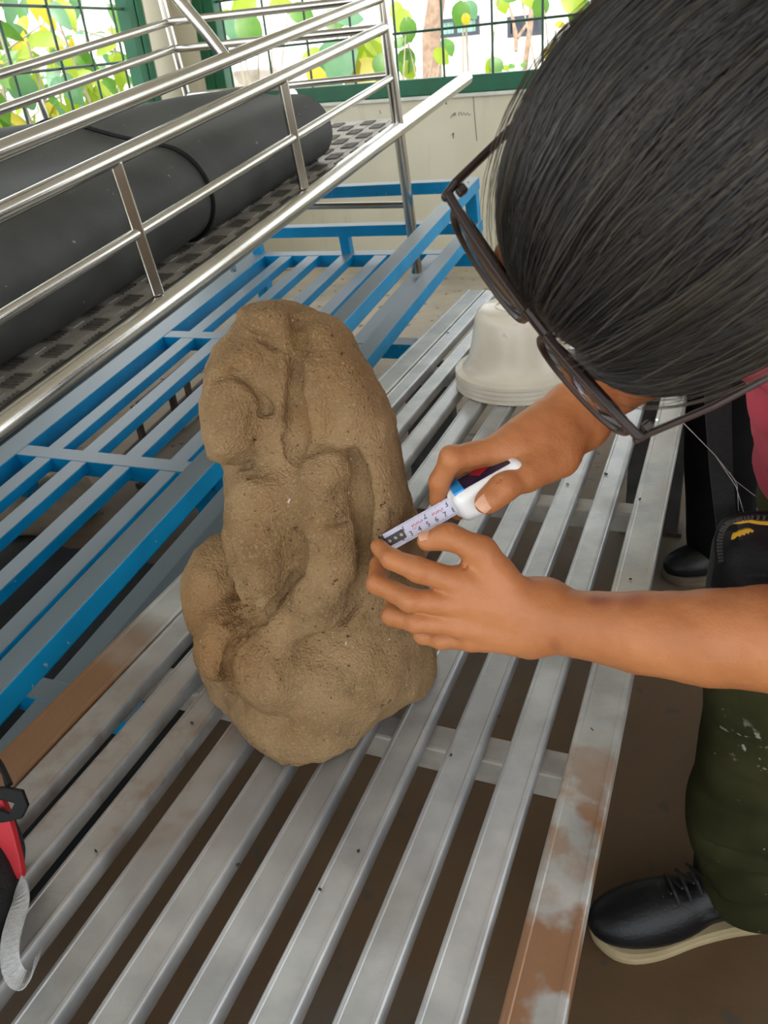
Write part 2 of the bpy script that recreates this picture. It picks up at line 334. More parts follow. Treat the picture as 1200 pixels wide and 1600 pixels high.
# ------------------------------------------------------------------ signed distance modelling (numpy surface nets)
class Field:
    def __init__(s, lo, hi, h):
        s.lo = np.asarray(lo, float); s.h = h; s.n = np.ceil((np.asarray(hi, float) - s.lo) / h).astype(int) + 1
        s.D = np.full(tuple(s.n), 1.0, np.float32)
    def win(s, lo, hi):
        a = np.clip(np.floor((lo - s.lo) / s.h).astype(int), 0, s.n); b = np.clip(np.ceil((hi - s.lo) / s.h).astype(int) + 1, 0, s.n)
        if np.any(b <= a): return None
        sl = tuple(slice(i, j) for i, j in zip(a, b))
        P = np.meshgrid(*[(np.arange(i, j) * s.h + l).astype(np.float32) for i, j, l in zip(a, b, s.lo)], indexing='ij')
        return sl, P
    def comb(s, sl, d, k, op):
        a = s.D[sl]
        if op == 'sub':
            d = -d; h = np.clip(0.5 - 0.5 * (d - a) / k, 0, 1); s.D[sl] = d * (1 - h) + a * h + k * h * (1 - h)
        else:
            h = np.clip(0.5 + 0.5 * (d - a) / k, 0, 1); s.D[sl] = d * (1 - h) + a * h - k * h * (1 - h)
    def cone(s, a, b, r1, r2, k=0.004, op='add'):
        a = np.asarray(a, float); b = np.asarray(b, float); R = max(r1, r2) + 2 * k + 3 * s.h + 0.006
        w = s.win(np.minimum(a, b) - R, np.maximum(a, b) + R)
        if w is None: return
        sl, P = w; ab = b - a; L2 = max(ab @ ab, 1e-12)
        t = ((P[0] - a[0]) * ab[0] + (P[1] - a[1]) * ab[1] + (P[2] - a[2]) * ab[2]) / L2; t = np.clip(t, 0, 1)
        d = np.sqrt((P[0] - a[0] - t * ab[0]) ** 2 + (P[1] - a[1] - t * ab[1]) ** 2 + (P[2] - a[2] - t * ab[2]) ** 2) - (r1 + (r2 - r1) * t)
        s.comb(sl, d, k, op)
    def chain(s, pts, rs, k=0.004, op='add'):
        for i in range(len(pts) - 1): s.cone(pts[i], pts[i + 1], rs[i], rs[i + 1], k, op)
    def ell(s, c, ax, r, k=0.01, op='add'):
        c = np.asarray(c, float); R = max(r) + 2 * k + 3 * s.h + 0.006
        w = s.win(c - R, c + R)
        if w is None: return
        sl, P = w; q = [P[0] - c[0], P[1] - c[1], P[2] - c[2]]
        u = [sum(q[j] * ax[i][j] for j in range(3)) / r[i] for i in range(3)]
        k0 = np.sqrt(u[0] ** 2 + u[1] ** 2 + u[2] ** 2); k1 = np.sqrt((u[0] / r[0]) ** 2 + (u[1] / r[1]) ** 2 + (u[2] / r[2]) ** 2) + 1e-9
        s.comb(sl, k0 * (k0 - 1) / k1, k, op)
    def rbox(s, c, ax, half, rad, k=0.003, op='add'):
        c = np.asarray(c, float); R = np.linalg.norm(half) + 2 * k + 3 * s.h + 0.006
        w = s.win(c - R, c + R)
        if w is None: return
        sl, P = w; q = [P[0] - c[0], P[1] - c[1], P[2] - c[2]]
        u = [np.abs(sum(q[j] * ax[i][j] for j in range(3))) - (half[i] - rad) for i in range(3)]
        d = np.sqrt(sum(np.maximum(x, 0) ** 2 for x in u)) + np.minimum(np.maximum(u[0], np.maximum(u[1], u[2])), 0) - rad
        s.comb(sl, d, k, op)
    def plane_cut(s, p, n, k=0.006):
        """remove what lies on the side the normal points to"""
        P = np.meshgrid(*[(np.arange(m) * s.h + l).astype(np.float32) for m, l in zip(s.n, s.lo)], indexing='ij')
        d = -((P[0] - p[0]) * n[0] + (P[1] - p[1]) * n[1] + (P[2] - p[2]) * n[2])
        s.comb((slice(None),) * 3, d, k, 'sub')
    def nets(s):
        D = s.D; S = D < 0
        c = sum(S[i:i + D.shape[0] - 1, j:j + D.shape[1] - 1, k:k + D.shape[2] - 1].astype(np.int8) for i in (0, 1) for j in (0, 1) for k in (0, 1))
        cells = np.argwhere((c > 0) & (c < 8)); idx = np.full(c.shape, -1, np.int64); idx[tuple(cells.T)] = np.arange(len(cells))
        acc = np.zeros((len(cells), 3)); cnt = np.zeros(len(cells))
        co = [(i, j, k) for i in (0, 1) for j in (0, 1) for k in (0, 1)]
        for a in co:
            for b in co:
                if sum(abs(x - y) for x, y in zip(a, b)) != 1 or a > b: continue
                a_, b_ = np.array(a), np.array(b)
                va = D[tuple((cells + a_).T)].astype(float); vb = D[tuple((cells + b_).T)].astype(float); m = (va < 0) != (vb < 0)
                t = np.where(m, va / np.where(m, va - vb, 1), 0)
                acc += np.where(m[:, None], a_ + t[:, None] * (b_ - a_), 0); cnt += m
        verts = s.lo + (cells + acc / cnt[:, None]) * s.h
        faces = []
        for ax in range(3):
            o = [i for i in range(3) if i != ax]
            sa = [slice(1, -1)] * 3; sb = [slice(1, -1)] * 3; sa[ax] = slice(0, -1); sb[ax] = slice(1, None)
            A = S[tuple(sa)]; Bm = S[tuple(sb)]; e = np.argwhere(A != Bm)
            if not len(e): continue
            g = e.copy(); g[:, o[0]] += 1; g[:, o[1]] += 1
            flip = A[tuple(e.T)]
            q = []
            for d0, d1 in ((-1, -1), (0, -1), (0, 0), (-1, 0)):
                cc = g.copy(); cc[:, o[0]] += d0; cc[:, o[1]] += d1; q.append(idx[tuple(cc.T)])
            q = np.stack(q, 1)
            if ax == 1: flip = ~flip
            q[~flip] = q[~flip][:, ::-1]; faces.append(q)
        return verts, np.concatenate(faces)
def np_mesh(name, parts, m, parent=None, loc=None):
    off = root_loc(parent) if parent is not None else (np.asarray(loc, float) if loc is not None else V(0, 0, 0))
    vs = []; fs = []; n = 0
    for v, f in parts: vs.append(v - off); fs.append(f + n); n += len(v)
    v = np.concatenate(vs); f = np.concatenate(fs)
    me = bpy.data.meshes.new(name); me.vertices.add(len(v)); me.vertices.foreach_set('co', v.astype(np.float32).ravel())
    me.loops.add(len(f) * 4); me.loops.foreach_set('vertex_index', f.astype(np.int32).ravel())
    me.polygons.add(len(f)); me.polygons.foreach_set('loop_start', np.arange(len(f), dtype=np.int32) * 4)
    me.polygons.foreach_set('use_smooth', np.ones(len(f), bool)); me.update(calc_edges=True); me.validate()
    me.materials.append(m)
    return mesh_obj(name, me, parent, loc)
def vnoise(P, scale, seed=0):
    """value noise at points, numpy"""
    Q = P * scale + seed * 17.3; i = np.floor(Q).astype(np.int64); f = Q - i; f = f * f * (3 - 2 * f); r = 0
    for a in (0, 1):
        for b in (0, 1):
            for c in (0, 1):
                h = ((i[:, 0] + a) * 374761393 + (i[:, 1] + b) * 668265263 + (i[:, 2] + c) * 2147483647 + seed * 1274126177) & 0xffffffff
                h = ((h ^ (h >> 13)) * 1274126177) & 0xffffffff; h = (h ^ (h >> 16)) & 0xffff
                w = (f[:, 0] if a else 1 - f[:, 0]) * (f[:, 1] if b else 1 - f[:, 1]) * (f[:, 2] if c else 1 - f[:, 2])
                r = r + w * (h / 32767.5 - 1)
    return r
def vnormals(v, f):
    n = np.zeros_like(v); fn = np.cross(v[f[:, 2]] - v[f[:, 0]], v[f[:, 3]] - v[f[:, 1]])
    for k in range(4): np.add.at(n, f[:, k], fn)
    return n / (np.linalg.norm(n, axis=1)[:, None] + 1e-12)
# ================================================================== SETTING
W1A, W2A = 0.5332148, 0.1802801
WD = V(math.cos(W1A), -math.sin(W1A), 0); WN = V(math.sin(W1A), math.cos(W1A), 0)      # back wall: along, outward
LD = V(math.sin(W2A), math.cos(W2A), 0); LN = V(-math.cos(W2A), math.sin(W2A), 0)      # left wall: along, outward
WQ = V(0.36039, 5.11111, 0)
def on_back(px, py): r = ray(px, py); return CAM + r * ((WQ @ WN) / (r @ WN))
CO = on_back(272, 40); CO[2] = 0
def on_left(px, py): r = ray(px, py); return CAM + r * ((CO @ LN) / (r @ LN))
def sb(p): return float((p - CO) @ WD)                  # distance along the back wall from the corner
def sl_(p): return float((p - CO) @ LD)                 # along the left wall (negative towards the camera)
def PB(s, z, out=0.0): return CO + WD * s + ZV * z + WN * out
def PL(s, z, out=0.0): return CO + LD * s + ZV * z + LN * out
SILL, HEAD, CEIL = 0.885, 2.55, 3.0
s_post0, s_post1 = sb(on_back(297, 0)), sb(on_back(330, 0))
l_post1, l_post0 = sl_(on_left(222, 0)), sl_(on_left(200, 0))
BACK_LEN, LEFT_LEN = 4.6, 7.6
# floor
mb = MB(); p0 = CO; p1 = PB(BACK_LEN, 0); p2 = V(3.2, -2.6, 0); p3 = PL(-LEFT_LEN, 0)
mb.prism([(0, 0)] and [(p[0], p[1]) for p in (p3, p2, p1, p0)], V(0, 0, -0.1), V(1, 0, 0), V(0, 1, 0), ZV, 0.1)
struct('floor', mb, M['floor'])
mb = MB(); mb.prism([(p[0], p[1]) for p in (p3 + LN * .5, p2 + V(.5, -.5, 0), p1 + WN * .5 + V(.5, 0, 0), p0 + WN * .5 + LN * .5)], V(0, 0, CEIL), V(1, 0, 0), V(0, 1, 0), ZV, 0.12)
struct('ceiling', mb, M['ceiling'])
def wallbox(mb, P, s0, s1, z0, z1, o0=0.0, o1=0.16):
    a = P(s0, z0, o0); b = P(s1, z1, o1); c = (a + b) / 2
    ax = (WD, WN, ZV) if P is PB else (LD, LN, ZV)
    mb.box(c, ax, (abs(s1 - s0) / 2, abs(o1 - o0) / 2, abs(z1 - z0) / 2))
mb = MB(); wallbox(mb, PB, s_post1 - .02, BACK_LEN, 0, SILL); wallbox(mb, PB, 0, BACK_LEN, HEAD, CEIL); wallbox(mb, PB, 0.0, s_post0, 0, HEAD); wallbox(mb, PB, s_post0, s_post1, 0, SILL)
wb = struct('wall_back', mb, M['wall'])
mb = MB(); wallbox(mb, PL, -LEFT_LEN, l_post1, 0, SILL - .12); wallbox(mb, PL, -LEFT_LEN, 0, HEAD, CEIL); wallbox(mb, PL, l_post1, 0.0, 0, HEAD)
struct('wall_left', mb, M['column'])
mb = MB(); mb.box((p1 + p2) / 2 + V(0, 0, .45), (unit(p1 - p2), unit(np.cross(ZV, p1 - p2)), ZV), (np.linalg.norm(p1 - p2) / 2, .08, .45))
struct('wall_right', mb, M['wall'])
mb = MB()
for q in (p1, p2, p3):
    mb.box(q + V(0, 0, CEIL / 2), AX, (.12, .12, CEIL / 2))
struct('trim_2', mb, M['column'])
# white ledge under the green frame
mb = MB(); wallbox(mb, PB, s_post1, BACK_LEN, SILL - .012, SILL + .006, -0.025, .16)
struct('trim_1', mb, M['sill'], bevel=.004)
# faint pencil scribble and cracks on the wall: real thin marks of graphite
mb = MB()
def scrib(pts, r=.0018): mb.tube([on_back(x, y) - WN * .0012 for x, y in pts], r, 5)
scrib([(704, 184), (707, 179), (711, 176), (712, 180), (708, 182), (712, 176)]); scrib([(718, 181), (716, 177), (720, 175), (722, 180), (725, 176), (727, 180), (730, 176), (733, 180), (736, 178)])
scrib([(706, 211), (709, 207), (708, 216)], .003); scrib([(697, 160), (697, 163)], .004); scrib([(739, 143), (741, 175), (745, 220)], .0022); scrib([(593, 172), (595, 178)], .002)
obj('pencil_scribble', mb, mat('graphite', (0.22, 0.21, 0.2)), wb)
# windows: green frames with welded bar grids
def frame_bars(name, P, s0, s1, vs, hs, post, lowz, cw):
    t = bpy.data.objects.new(name, None); COL.objects.link(t); base = P((s0 + s1) / 2, lowz); t.location = base; LOC[t.name] = base; t['kind'] = 'structure'
    m1 = MB(); wallbox(m1, P, s0, s1, lowz, lowz + .085, .01, .075); obj('sill_frame', m1, M['green'], t, bevel=.006)
    m1 = MB(); wallbox(m1, P, s0, s1, HEAD - .07, HEAD, .01, .075); obj('head_frame', m1, M['green'], t, bevel=.006)
    for a, b in post:
        m1 = MB(); wallbox(m1, P, a, b, lowz, HEAD, .005, .08)
        wallbox(m1, P, a + (b - a) * .42, a + (b - a) * .5, lowz, HEAD, -.004, .006)
        obj('frame_post', m1, M['green'], t, bevel=.004)
    for s in vs:
        m1 = MB(); m1.tube([P(s, lowz, .03), P(s, HEAD, .03)], .0068, 8); obj('grid_bar', m1, M['mesh'], t, smooth=True)
    for z in hs:
        m1 = MB(); m1.tube([P(s0, z, .042), P(s1, z, .042)], .0068, 8); obj('grid_bar', m1, M['mesh'], t, smooth=True)
    return t
vb = [sb(on_back(x, 60)) for x in (348, 412, 475, 545, 614, 688, 766, 845, 922)]
d_ = (vb[-1] - vb[0]) / 8; vb += [vb[-1] + d_ * k for k in range(1, 7) if vb[-1] + d_ * k < BACK_LEN - .2]
zh = on_back(590, 56)[2]; hb = [zh + .262 * k for k in range(-1, 6) if SILL + .1 < zh + .262 * k < HEAD]
frame_bars('window_2', PB, s_post0, BACK_LEN, vb, hb, [(s_post0, s_post1), (BACK_LEN - .14, BACK_LEN)], SILL + .006, 0)
vl = [sl_(on_left(x, y)) for x, y in ((17, 60), (96, 60), (146, 60), (194, 60))]
d_ = (vl[-1] - vl[0]) / 3; vl += [vl[0] - d_ * k for k in range(1, 14) if vl[0] - d_ * k > -LEFT_LEN + .2]
zl = on_left(100, 107)[2]; hl = [zl + .248 * k for k in range(-1, 6) if SILL < zl + .248 * k < HEAD]
frame_bars('window_1', PL, -LEFT_LEN, l_post1, vl, hl, [(l_post0, l_post1), (-LEFT_LEN, -LEFT_LEN + .14)], SILL - .12, 0)

# ------------------------------------------------------------------ outdoors
mb = MB(); mb.box((0, 12, -.45), AX, (40, 34, .1)); struct('ground', mb, M['pale_ground'])
bl = at(720, 60, 15.0); bl[2] = -.35
bt = thing('white_building', bl, 'white sunlit building with small windows beyond the barred back window', 'building')
mb = MB(); mb.box(bl + WN * 2 + ZV * 3, (WD, WN, ZV), (11, 2, 3)); obj('wall', mb, M['facade'], bt)
mb = MB(); mb.box(bl + WN * 2 + ZV * 6.1, (WD, WN, ZV), (11.3, 2.3, .12)); obj('roof_slab', mb, M['facade'], bt)
def facade_pt(px, py): r = ray(px, py); return CAM + r * (((bl - CAM) @ WN) / (r @ WN))
def bwin(x0, y0, x1, y1, glass, slats):
    a = facade_pt(x0, y1); b = facade_pt(x1, y0); c = (a + b) / 2; hw = abs((b - a) @ WD) / 2; hh = abs(b[2] - a[2]) / 2
    f = MB()
    for sx in (-1, 0, 1): f.box(c + WD * hw * sx - WN * .02, (WD, WN, ZV), (.03, .04, hh + .03))
    for sz in (-1, 1): f.box(c + ZV * hh * sz - WN * .02, (WD, WN, ZV), (hw + .03, .05, .03))
    fo = obj('window', f, M['dark_glass'], bt)
    g = MB()
    if slats:
        for k in range(10): g.box(c + WD * hw * (-.9 + k * .2) - WN * .015, (unit(WD + WN * .3), WN, ZV), (hw * .085, .008, hh * .95))
    else:
        g.box(c - WN * .01, (WD, WN, ZV), (hw * .98, .006, hh * .95))
    obj('louvre' if slats else 'pane', g, glass, fo)
bwin(680, 27, 747, 58, M['louvre'], True); bwin(797, 24, 845, 56, M['dark_glass'], False); bwin(1010, 10, 1080, 45, M['louvre'], True)
# rough block pillar seen through the bars
pc = at(392, 112, 8.0); mb = MB()
for k in range(5):
    mb.box(V(pc[0], pc[1], -.22 + .28 * k) + V(rng.uniform(-.01, .01), 0, 0), (WD, WN, ZV), (.22, .16, .135))
tag(obj('block_pillar', mb, M['rubble'], loc=V(pc[0], pc[1], -.35), bevel=.02), 'rough concrete block pillar standing outside the back window', 'pillar')

def leaf_mesh(name, L, W, m, fold=.25, droop=.35):
    mb = MB(); n = 5; vs = []; fs = []
    for i in range(n + 1):
        t = i / n; w = W * .5 * math.sin(math.pi * min(.98, .06 + t * .92)) ** .75; z = -droop * L * t * t
        vs += [(-w, L * t, z + fold * w), (0, L * t, z), (w, L * t, z + fold * w)]
    for i in range(n):
        a = 3 * i; fs += [(a, a + 1, a + 4, a + 3), (a + 1, a + 2, a + 5, a + 4)]
    mb.add(vs, fs); me = bpy.data.meshes.new(name); me.from_pydata(mb.v, [], mb.f); me.materials.append(M[m])
    me.polygons.foreach_set('use_smooth', [True] * len(me.polygons)); return me
LEAF = {k: leaf_mesh('leaf', 1, .46, k) for k in ('leaf_green', 'leaf_lime', 'leaf_blue', 'leaf_yellow')}
LEAFW = {k: leaf_mesh('leaf', 1, .80, k, .15, .25) for k in ('leaf_green', 'leaf_lime', 'leaf_blue', 'leaf_yellow')}
def put_leaf(root, p, d, nrm, L, kind, wide=False):
    d = unit(d); x = unit(np.cross(d, nrm)); z = np.cross(x, d)
    o = bpy.data.objects.new('leaf', (LEAFW if wide else LEAF)[kind]); COL.objects.link(o); o.parent = root
    q = p - LOC[root.name]
    o.matrix_local = Matrix(((x[0] * L, d[0] * L, z[0] * L, q[0]), (x[1] * L, d[1] * L, z[1] * L, q[1]), (x[2] * L, d[2] * L, z[2] * L, q[2]), (0, 0, 0, 1)))
    return o
def rv(): return unit(rng.normal(size=3))
def shrub(base, hgt, rad, n, L, label, kinds, group, stems=3, wide=.1):
    t = thing('shrub', base, label, 'shrub', group); mb = MB(); tips = []
    for k in range(stems):
        a = rng.uniform(0, 6.28); top = base + V(math.cos(a) * rad * .5, math.sin(a) * rad * .5, hgt * rng.uniform(.75, 1))
        mid = (base + top) / 2 + V(rng.normal() * .08, rng.normal() * .08, 0); tips.append((base, mid, top))
        mb.tube([base, mid, top], [.022, .016, .007], 7)
        for j in range(5):
            u = rng.uniform(.35, .95); q = base * (1 - u) ** 2 + 2 * u * (1 - u) * mid + u * u * top
            mb.tube([q, q + rv() * V(rad * .7, rad * .7, .2) + V(0, 0, .1)], [.007, .004], 5)
    obj('stem', mb, M['twig'], t, smooth=True)
    for i in range(n):
        b, m_, tp = tips[i % stems]; u = rng.uniform(.25, 1.05); q = b * (1 - u) ** 2 + 2 * u * (1 - u) * m_ + u * u * tp
        off = rv() * V(rad, rad, .25) * rng.uniform(.3, 1); p = q + off
        d = unit(off * V(1, 1, .4) + V(0, 0, -.25) + rv() * .5); nr = unit(V(-.1, -.5, .8) + rv() * .6)
        put_leaf(t, p, d, nr, L * rng.uniform(.7, 1.25), kinds[rng.integers(len(kinds))], rng.random() < wide)
    return t
G_ = ['leaf_green', 'leaf_green', 'leaf_lime', 'leaf_lime', 'leaf_blue', 'leaf_yellow']
def gz(x, y): return V(x, y, -.35)
LL = [('tall bushy shrub with blue-green leaves close outside the left barred window', (35, 150, 5.6), 2.3, .55, 90, .22, ['leaf_green', 'leaf_blue', 'leaf_blue', 'leaf_lime']),
      ('bushy lime-leaved shrub outside the left barred window beside the green post', (150, 150, 6.6), 2.2, .55, 95, .21, ['leaf_lime', 'leaf_green', 'leaf_lime', 'leaf_yellow']),
      ('green shrub standing second row behind the others outside the left window', (90, 120, 7.6), 2.6, .75, 100, .24, G_),
      ('shrub with yellowish leaves at the outer edge of the left barred window', (-60, 150, 5.2), 2.2, .6, 80, .22, ['leaf_lime', 'leaf_yellow', 'leaf_green'])]
for lb, (x, y, d), hg, rd, n_, ll, kk in LL:
    p = at(x, y, d); shrub(gz(p[0], p[1]), hg, rd, n_, ll, lb, kk, 'shrubs outside the left window')
# plants outside the back window: a few large round leaves on thin stems
def plant(px, py, d, leaves, label, stems=()):
    p = at(px, py, d); base = gz(p[0], p[1]); t = thing('leafy_plant', base, label, 'plant', 'plants outside the back window'); mb = MB()
    for (x, y, L, ang, kind) in leaves:
        c = at(x, y, d + rng.uniform(-.2, .2)); Lm = L * d / F_PX
        dv = RT * math.cos(math.radians(ang)) + UP * math.sin(math.radians(ang)) + FW * rng.uniform(-.3, .3)
        dv = unit(dv); tip0 = c - dv * Lm / 2
        put_leaf(t, tip0, dv, unit(-FW + rv() * .35), Lm, kind, True)
        mb.tube([base + V(rng.normal() * .03, 0, 0), (base + tip0) / 2 + V(rng.normal() * .06, rng.normal() * .06, .1), tip0], [.013, .01, .006], 6)
    obj('stem', mb, M['twig'], t, smooth=True); return t
plant(380, 140, 7.4, [(365, 42, 46, -70, 'leaf_blue'), (388, 44, 52, -50, 'leaf_green'), (350, 30, 40, 160, 'leaf_lime'), (335, 45, 40, -100, 'leaf_green'), (440, 5, 40, 20, 'leaf_lime'), (380, 8, 44, 200, 'leaf_lime'), (470, 20, 42, -20, 'leaf_green')], 'plant with drooping blue-green leaves behind the bars beside the corner')
plant(540, 150, 6.8, [(520, 100, 85, 215, 'leaf_blue'), (575, 95, 75, -60, 'leaf_lime'), (570, 118, 70, -140, 'leaf_yellow'), (495, 120, 40, -70, 'leaf_yellow'), (585, 60, 50, 100, 'leaf_lime'), (545, 25, 45, 10, 'leaf_blue'), (520, 30, 40, 170, 'leaf_green'), (485, 85, 40, 120, 'leaf_lime'), (597, 100, 40, -90, 'leaf_green')], 'plant with big yellowing round leaves behind the stainless railing')
plant(640, 150, 8.0, [(628, 30, 40, -110, 'leaf_lime'), (638, 45, 34, -80, 'leaf_green'), (634, 95, 40, -100, 'leaf_green'), (618, 15, 30, 100, 'leaf_lime'), (700, 72, 30, -60, 'leaf_green'), (690, 88, 30, -30, 'leaf_lime'), (640, 110, 30, -70, 'leaf_lime'), (625, 66, 26, 200, 'leaf_green')], 'small leafy sapling growing around the pale tree trunk')
plant(722, 150, 7.0, [(720, 20, 38, -100, 'leaf_green'), (735, 14, 30, -60, 'leaf_blue'), (728, 30, 18, -80, 'leaf_yellow'), (775, 100, 28, 120, 'leaf_green'), (768, 102, 26, -120, 'leaf_lime'), (800, 103, 14, 40, 'leaf_green'), (790, 106, 12, 160, 'leaf_lime'), (818, 100, 14, 90, 'leaf_green'), (785, 5, 28, -70, 'leaf_lime'), (795, -8, 30, -10, 'leaf_green')], 'thin plant with small hanging leaves before the white building')
plant(880, 150, 6.6, [(875, 38, 16, 10, 'leaf_yellow'), (872, 78, 34, 40, 'leaf_lime'), (862, 82, 28, 200, 'leaf_yellow'), (890, 65, 30, 70, 'leaf_green'), (845, 10, 34, -100, 'leaf_green'), (905, 15, 46, -110, 'leaf_green'), (925, 30, 46, -70, 'leaf_blue'), (895, 5, 40, 150, 'leaf_lime'), (857, 100, 16, 30, 'leaf_lime'), (830, -5, 40, -30, 'leaf_lime'), (940, 70, 40, -60, 'leaf_green')], 'plant with hanging green leaves close to the dark hair')
# trees: pale trunks
def trunk(px, py, d, topx, r0, label, branches=()):
    p = at(px, py, d); b = gz(p[0], p[1]); tp = at(topx, -140, d)
    t = thing('tree', b, label, 'tree'); mb = MB(); k = 7
    mb.tube([b + (tp - b) * i / k + V(rng.normal(), rng.normal(), 0) * r0 * .18 for i in range(k + 1)], [r0 * (1.15 - .4 * i / k) for i in range(k + 1)], 14)
    obj('trunk', mb, M['bark'], t, smooth=True)
    mb = MB()
    for (x0, y0, x1, y1, r) in branches: mb.tube([at(x0, y0, d), at((x0 + x1) / 2 + 4, (y0 + y1) / 2, d), at(x1, y1, d)], [r, r * .8, r * .5], 7)
    if branches: obj('branch', mb, M['bark'], t, smooth=True)
    cr = at(topx, -330, d)
    for i in range(26): put_leaf(t, cr + rv() * V(.8, .8, .5), unit(rv() + V(0, 0, -.5)), unit(V(0, -.3, 1) + rv() * .4), .28, G_[rng.integers(6)])
trunk(652, 118, 8.6, 690, .11, 'pale barked tree trunk outside the back window')
trunk(803, 100, 9.4, 845, .035, 'slim forked pale tree trunk before the dark building window', ((806, 80, 798, 20, .025), (808, 60, 835, 10, .02), (806, 70, 790, -10, .02)))
# ================================================================== SLATTED TABLE
H = 0.75
TZ = 0.45 + 0.025                                     # top of the slats
tb = T(-.42, 1.2, 0)
table = thing('slatted_table', tb, 'long low slatted table of galvanised steel bars holding the stone statue', 'table')
Y0, Y1 = -0.35, 2.515
def slat_profile(w, t, r=.0045):
    pts = []
    for cx, cy, a0 in ((w / 2 - r, -r, 0), (-w / 2 + r, -r, 90), (-w / 2 + r, -t + r, 180), (w / 2 - r, -t + r, 270)):
        for k in range(4):
            a = math.radians(a0 + k * 30); pts.append((cx + r * math.cos(a), cy + r * math.sin(a)))
    # shallow pressed channel along the top
    top = [(w * .36, 0), (w * .33, -.0012), (-w * .33, -.0012), (-w * .36, 0)]
    i = 4
    return pts[:i] + top + pts[i:]
R_EDGE = [-.905, -.822, -.737, -.644, -.554, -.462, -.372, -.279, -.189]
ends = []
for i, e in enumerate(R_EDGE):
    w = .041 if i == 0 else .0385
    xc = e * H - w / 2; mb = MB(); yf = Y1 - rng.uniform(0, .02)
    mb.prism(slat_profile(w, .025), T(xc, Y0, TZ), TX, ZV, TYV, yf - Y0)
    obj('slat', mb, M['galv'], table)
for xc, w in ((-.7515, .058), (-.0865, .053)):
    mb = MB(); mb.prism(slat_profile(w, .03), T(xc, Y0, TZ), TX, ZV, TYV, Y1 - Y0)
    obj('edge_slat', mb, M['rusty'], table)['label'] = 'wide outer slat with rust patches'
for yc in (-.53 + .604, .681, 1.285, 1.885, 2.49):
    mb = MB(); mb.bar(T(-.775, yc, .45), T(-.065, yc, .45), TYV, .04, .04); obj('cross_beam', mb, M['beam'], table, bevel=.004)
for yc in (.06, 1.93):
    for xc in (-.125, -.725):
        mb = MB(); mb.box(T(xc, yc + .03, .22), (TX, TYV, ZV), (.068, .018, .22))
        lg = obj('leg', mb, M['leg'], table, bevel=.003)
        m2 = MB(); m2.box(T(xc, yc + .03, .006), (TX, TYV, ZV), (.078, .03, .006)); obj('foot_plate', m2, M['rust_rod'], lg)
# ================================================================== BLUE BENCH
bench = thing('blue_bench', b_to_floor(-.45, 0, 0), 'blue painted steel bench frame with dusty slats and a guard rail', 'bench')
def bbar(name, p, q, side, w, hgt, m='blue', bev=.002): 
    mb = MB(); mb.bar(B(*p), B(*q), side, w, hgt); return obj(name, mb, M[m], bench, bevel=bev)
CB = (-1.31, -.575, .178, .935)
for xr in (-.732, -.606, -.4565, -.306, -.195, -.087): 
    bbar('slat', (xr - .0275, -1.75, 0), (xr - .0275, .93, 0), B2, .055, .03)
for yc in CB: bbar('cross_beam', (-.93, yc, .0015), (.075, yc, .0015), B1, .05, .05)
bbar('cross_beam', (-.93, -1.72, .0015), (.07, -1.72, .0015), B1, .05, .05)
bbar('edge_beam', (-.905, -1.75, .003), (-.905, .96, .003), B2, .085, .075)
for o in (.113, .263):
    bbar('guard_rail', (.047, -1.75, o), (.047, .965, o), B2, .052, .042)
    bbar('end_rail', (-.93, .94, o), (.03, .94, o), B1, .04, .042)
for x, y in ((.047, .942), (.047, -.4), (.047, -1.7)):
    mb = MB(); mb.box((B(x, y, .23) + B(x, y, -.04)) / 2, (B2, B1, BN), (.022, .02, .135)); obj('rail_post', mb, M['blue'], bench, bevel=.002)
for x in (-.49, -.905):
    mb = MB(); mb.box(B(x, .94, .036), (B2, B1, BN), (.02, .018, .036)); obj('rail_stub', mb, M['blue'], bench, bevel=.002)
mb = MB(); mb.box(B(-.905, .94, .16), (B2, B1, BN), (.02, .018, .09)); obj('rail_post', mb, M['blue'], bench, bevel=.002)
for x, y in ((-.1, -.2), (-.905, .935), (-.25, -.575), (-.905, -.575), (.03, -1.7), (-.905, -1.7)):
    top = B(x, y, -.045); mb = MB(); mb.box(V(top[0], top[1], top[2] / 2), (unit(V(B2[0], B2[1], 0)), unit(V(B1[0], B1[1], 0)), ZV), (.025, .025, top[2] / 2)); obj('leg', mb, M['blue'], bench, bevel=.003)
# things lying on the floor under the bench
def fl(x, y, z=0.0): p = B(x, y, 0); return V(p[0], p[1], z)
def fz(px, py, z=0.0): p = on_z(px, py, z); return p
for k, (a, b) in enumerate(((fz(160, 745, .012), fz(345, 570, .014)), (fz(180, 735, .034), fz(350, 600, .036)), (fz(215, 760, .012), fz(330, 690, .012)))):
    mb = MB(); mb.tube([a, b], .011, 8)
    tag(obj('steel_rod', mb, M['rust_rod'], loc=a * V(1, 1, 0), smooth=True), ['thin dark rod lying on the floor under the blue bench slats', 'dark rod resting beside the longer rod under the bench', 'short dark rod lying nearest the blue guard rail under the bench'][k], 'rod', 'dark rods under the blue bench')
# dark angle-iron stand frame under the bench
sp_ = [fz(228, 692), fz(283, 668), fz(300, 625), fz(348, 606)]
st = thing('iron_stand', (sp_[0] + sp_[3]) / 2, 'low dark angle iron stand under the blue bench', 'stand')
for p in sp_:
    mb = MB(); mb.bar(p + ZV * .15, p, B2, .02, .02); obj('leg', mb, M['rust_rod'], st)
for i, j in ((0, 1), (2, 3), (0, 2), (1, 3)):
    mb = MB(); mb.bar(sp_[i] + ZV * .15, sp_[j] + ZV * .15, ZV, .018, .018); obj('rail', mb, M['rust_rod'], st)
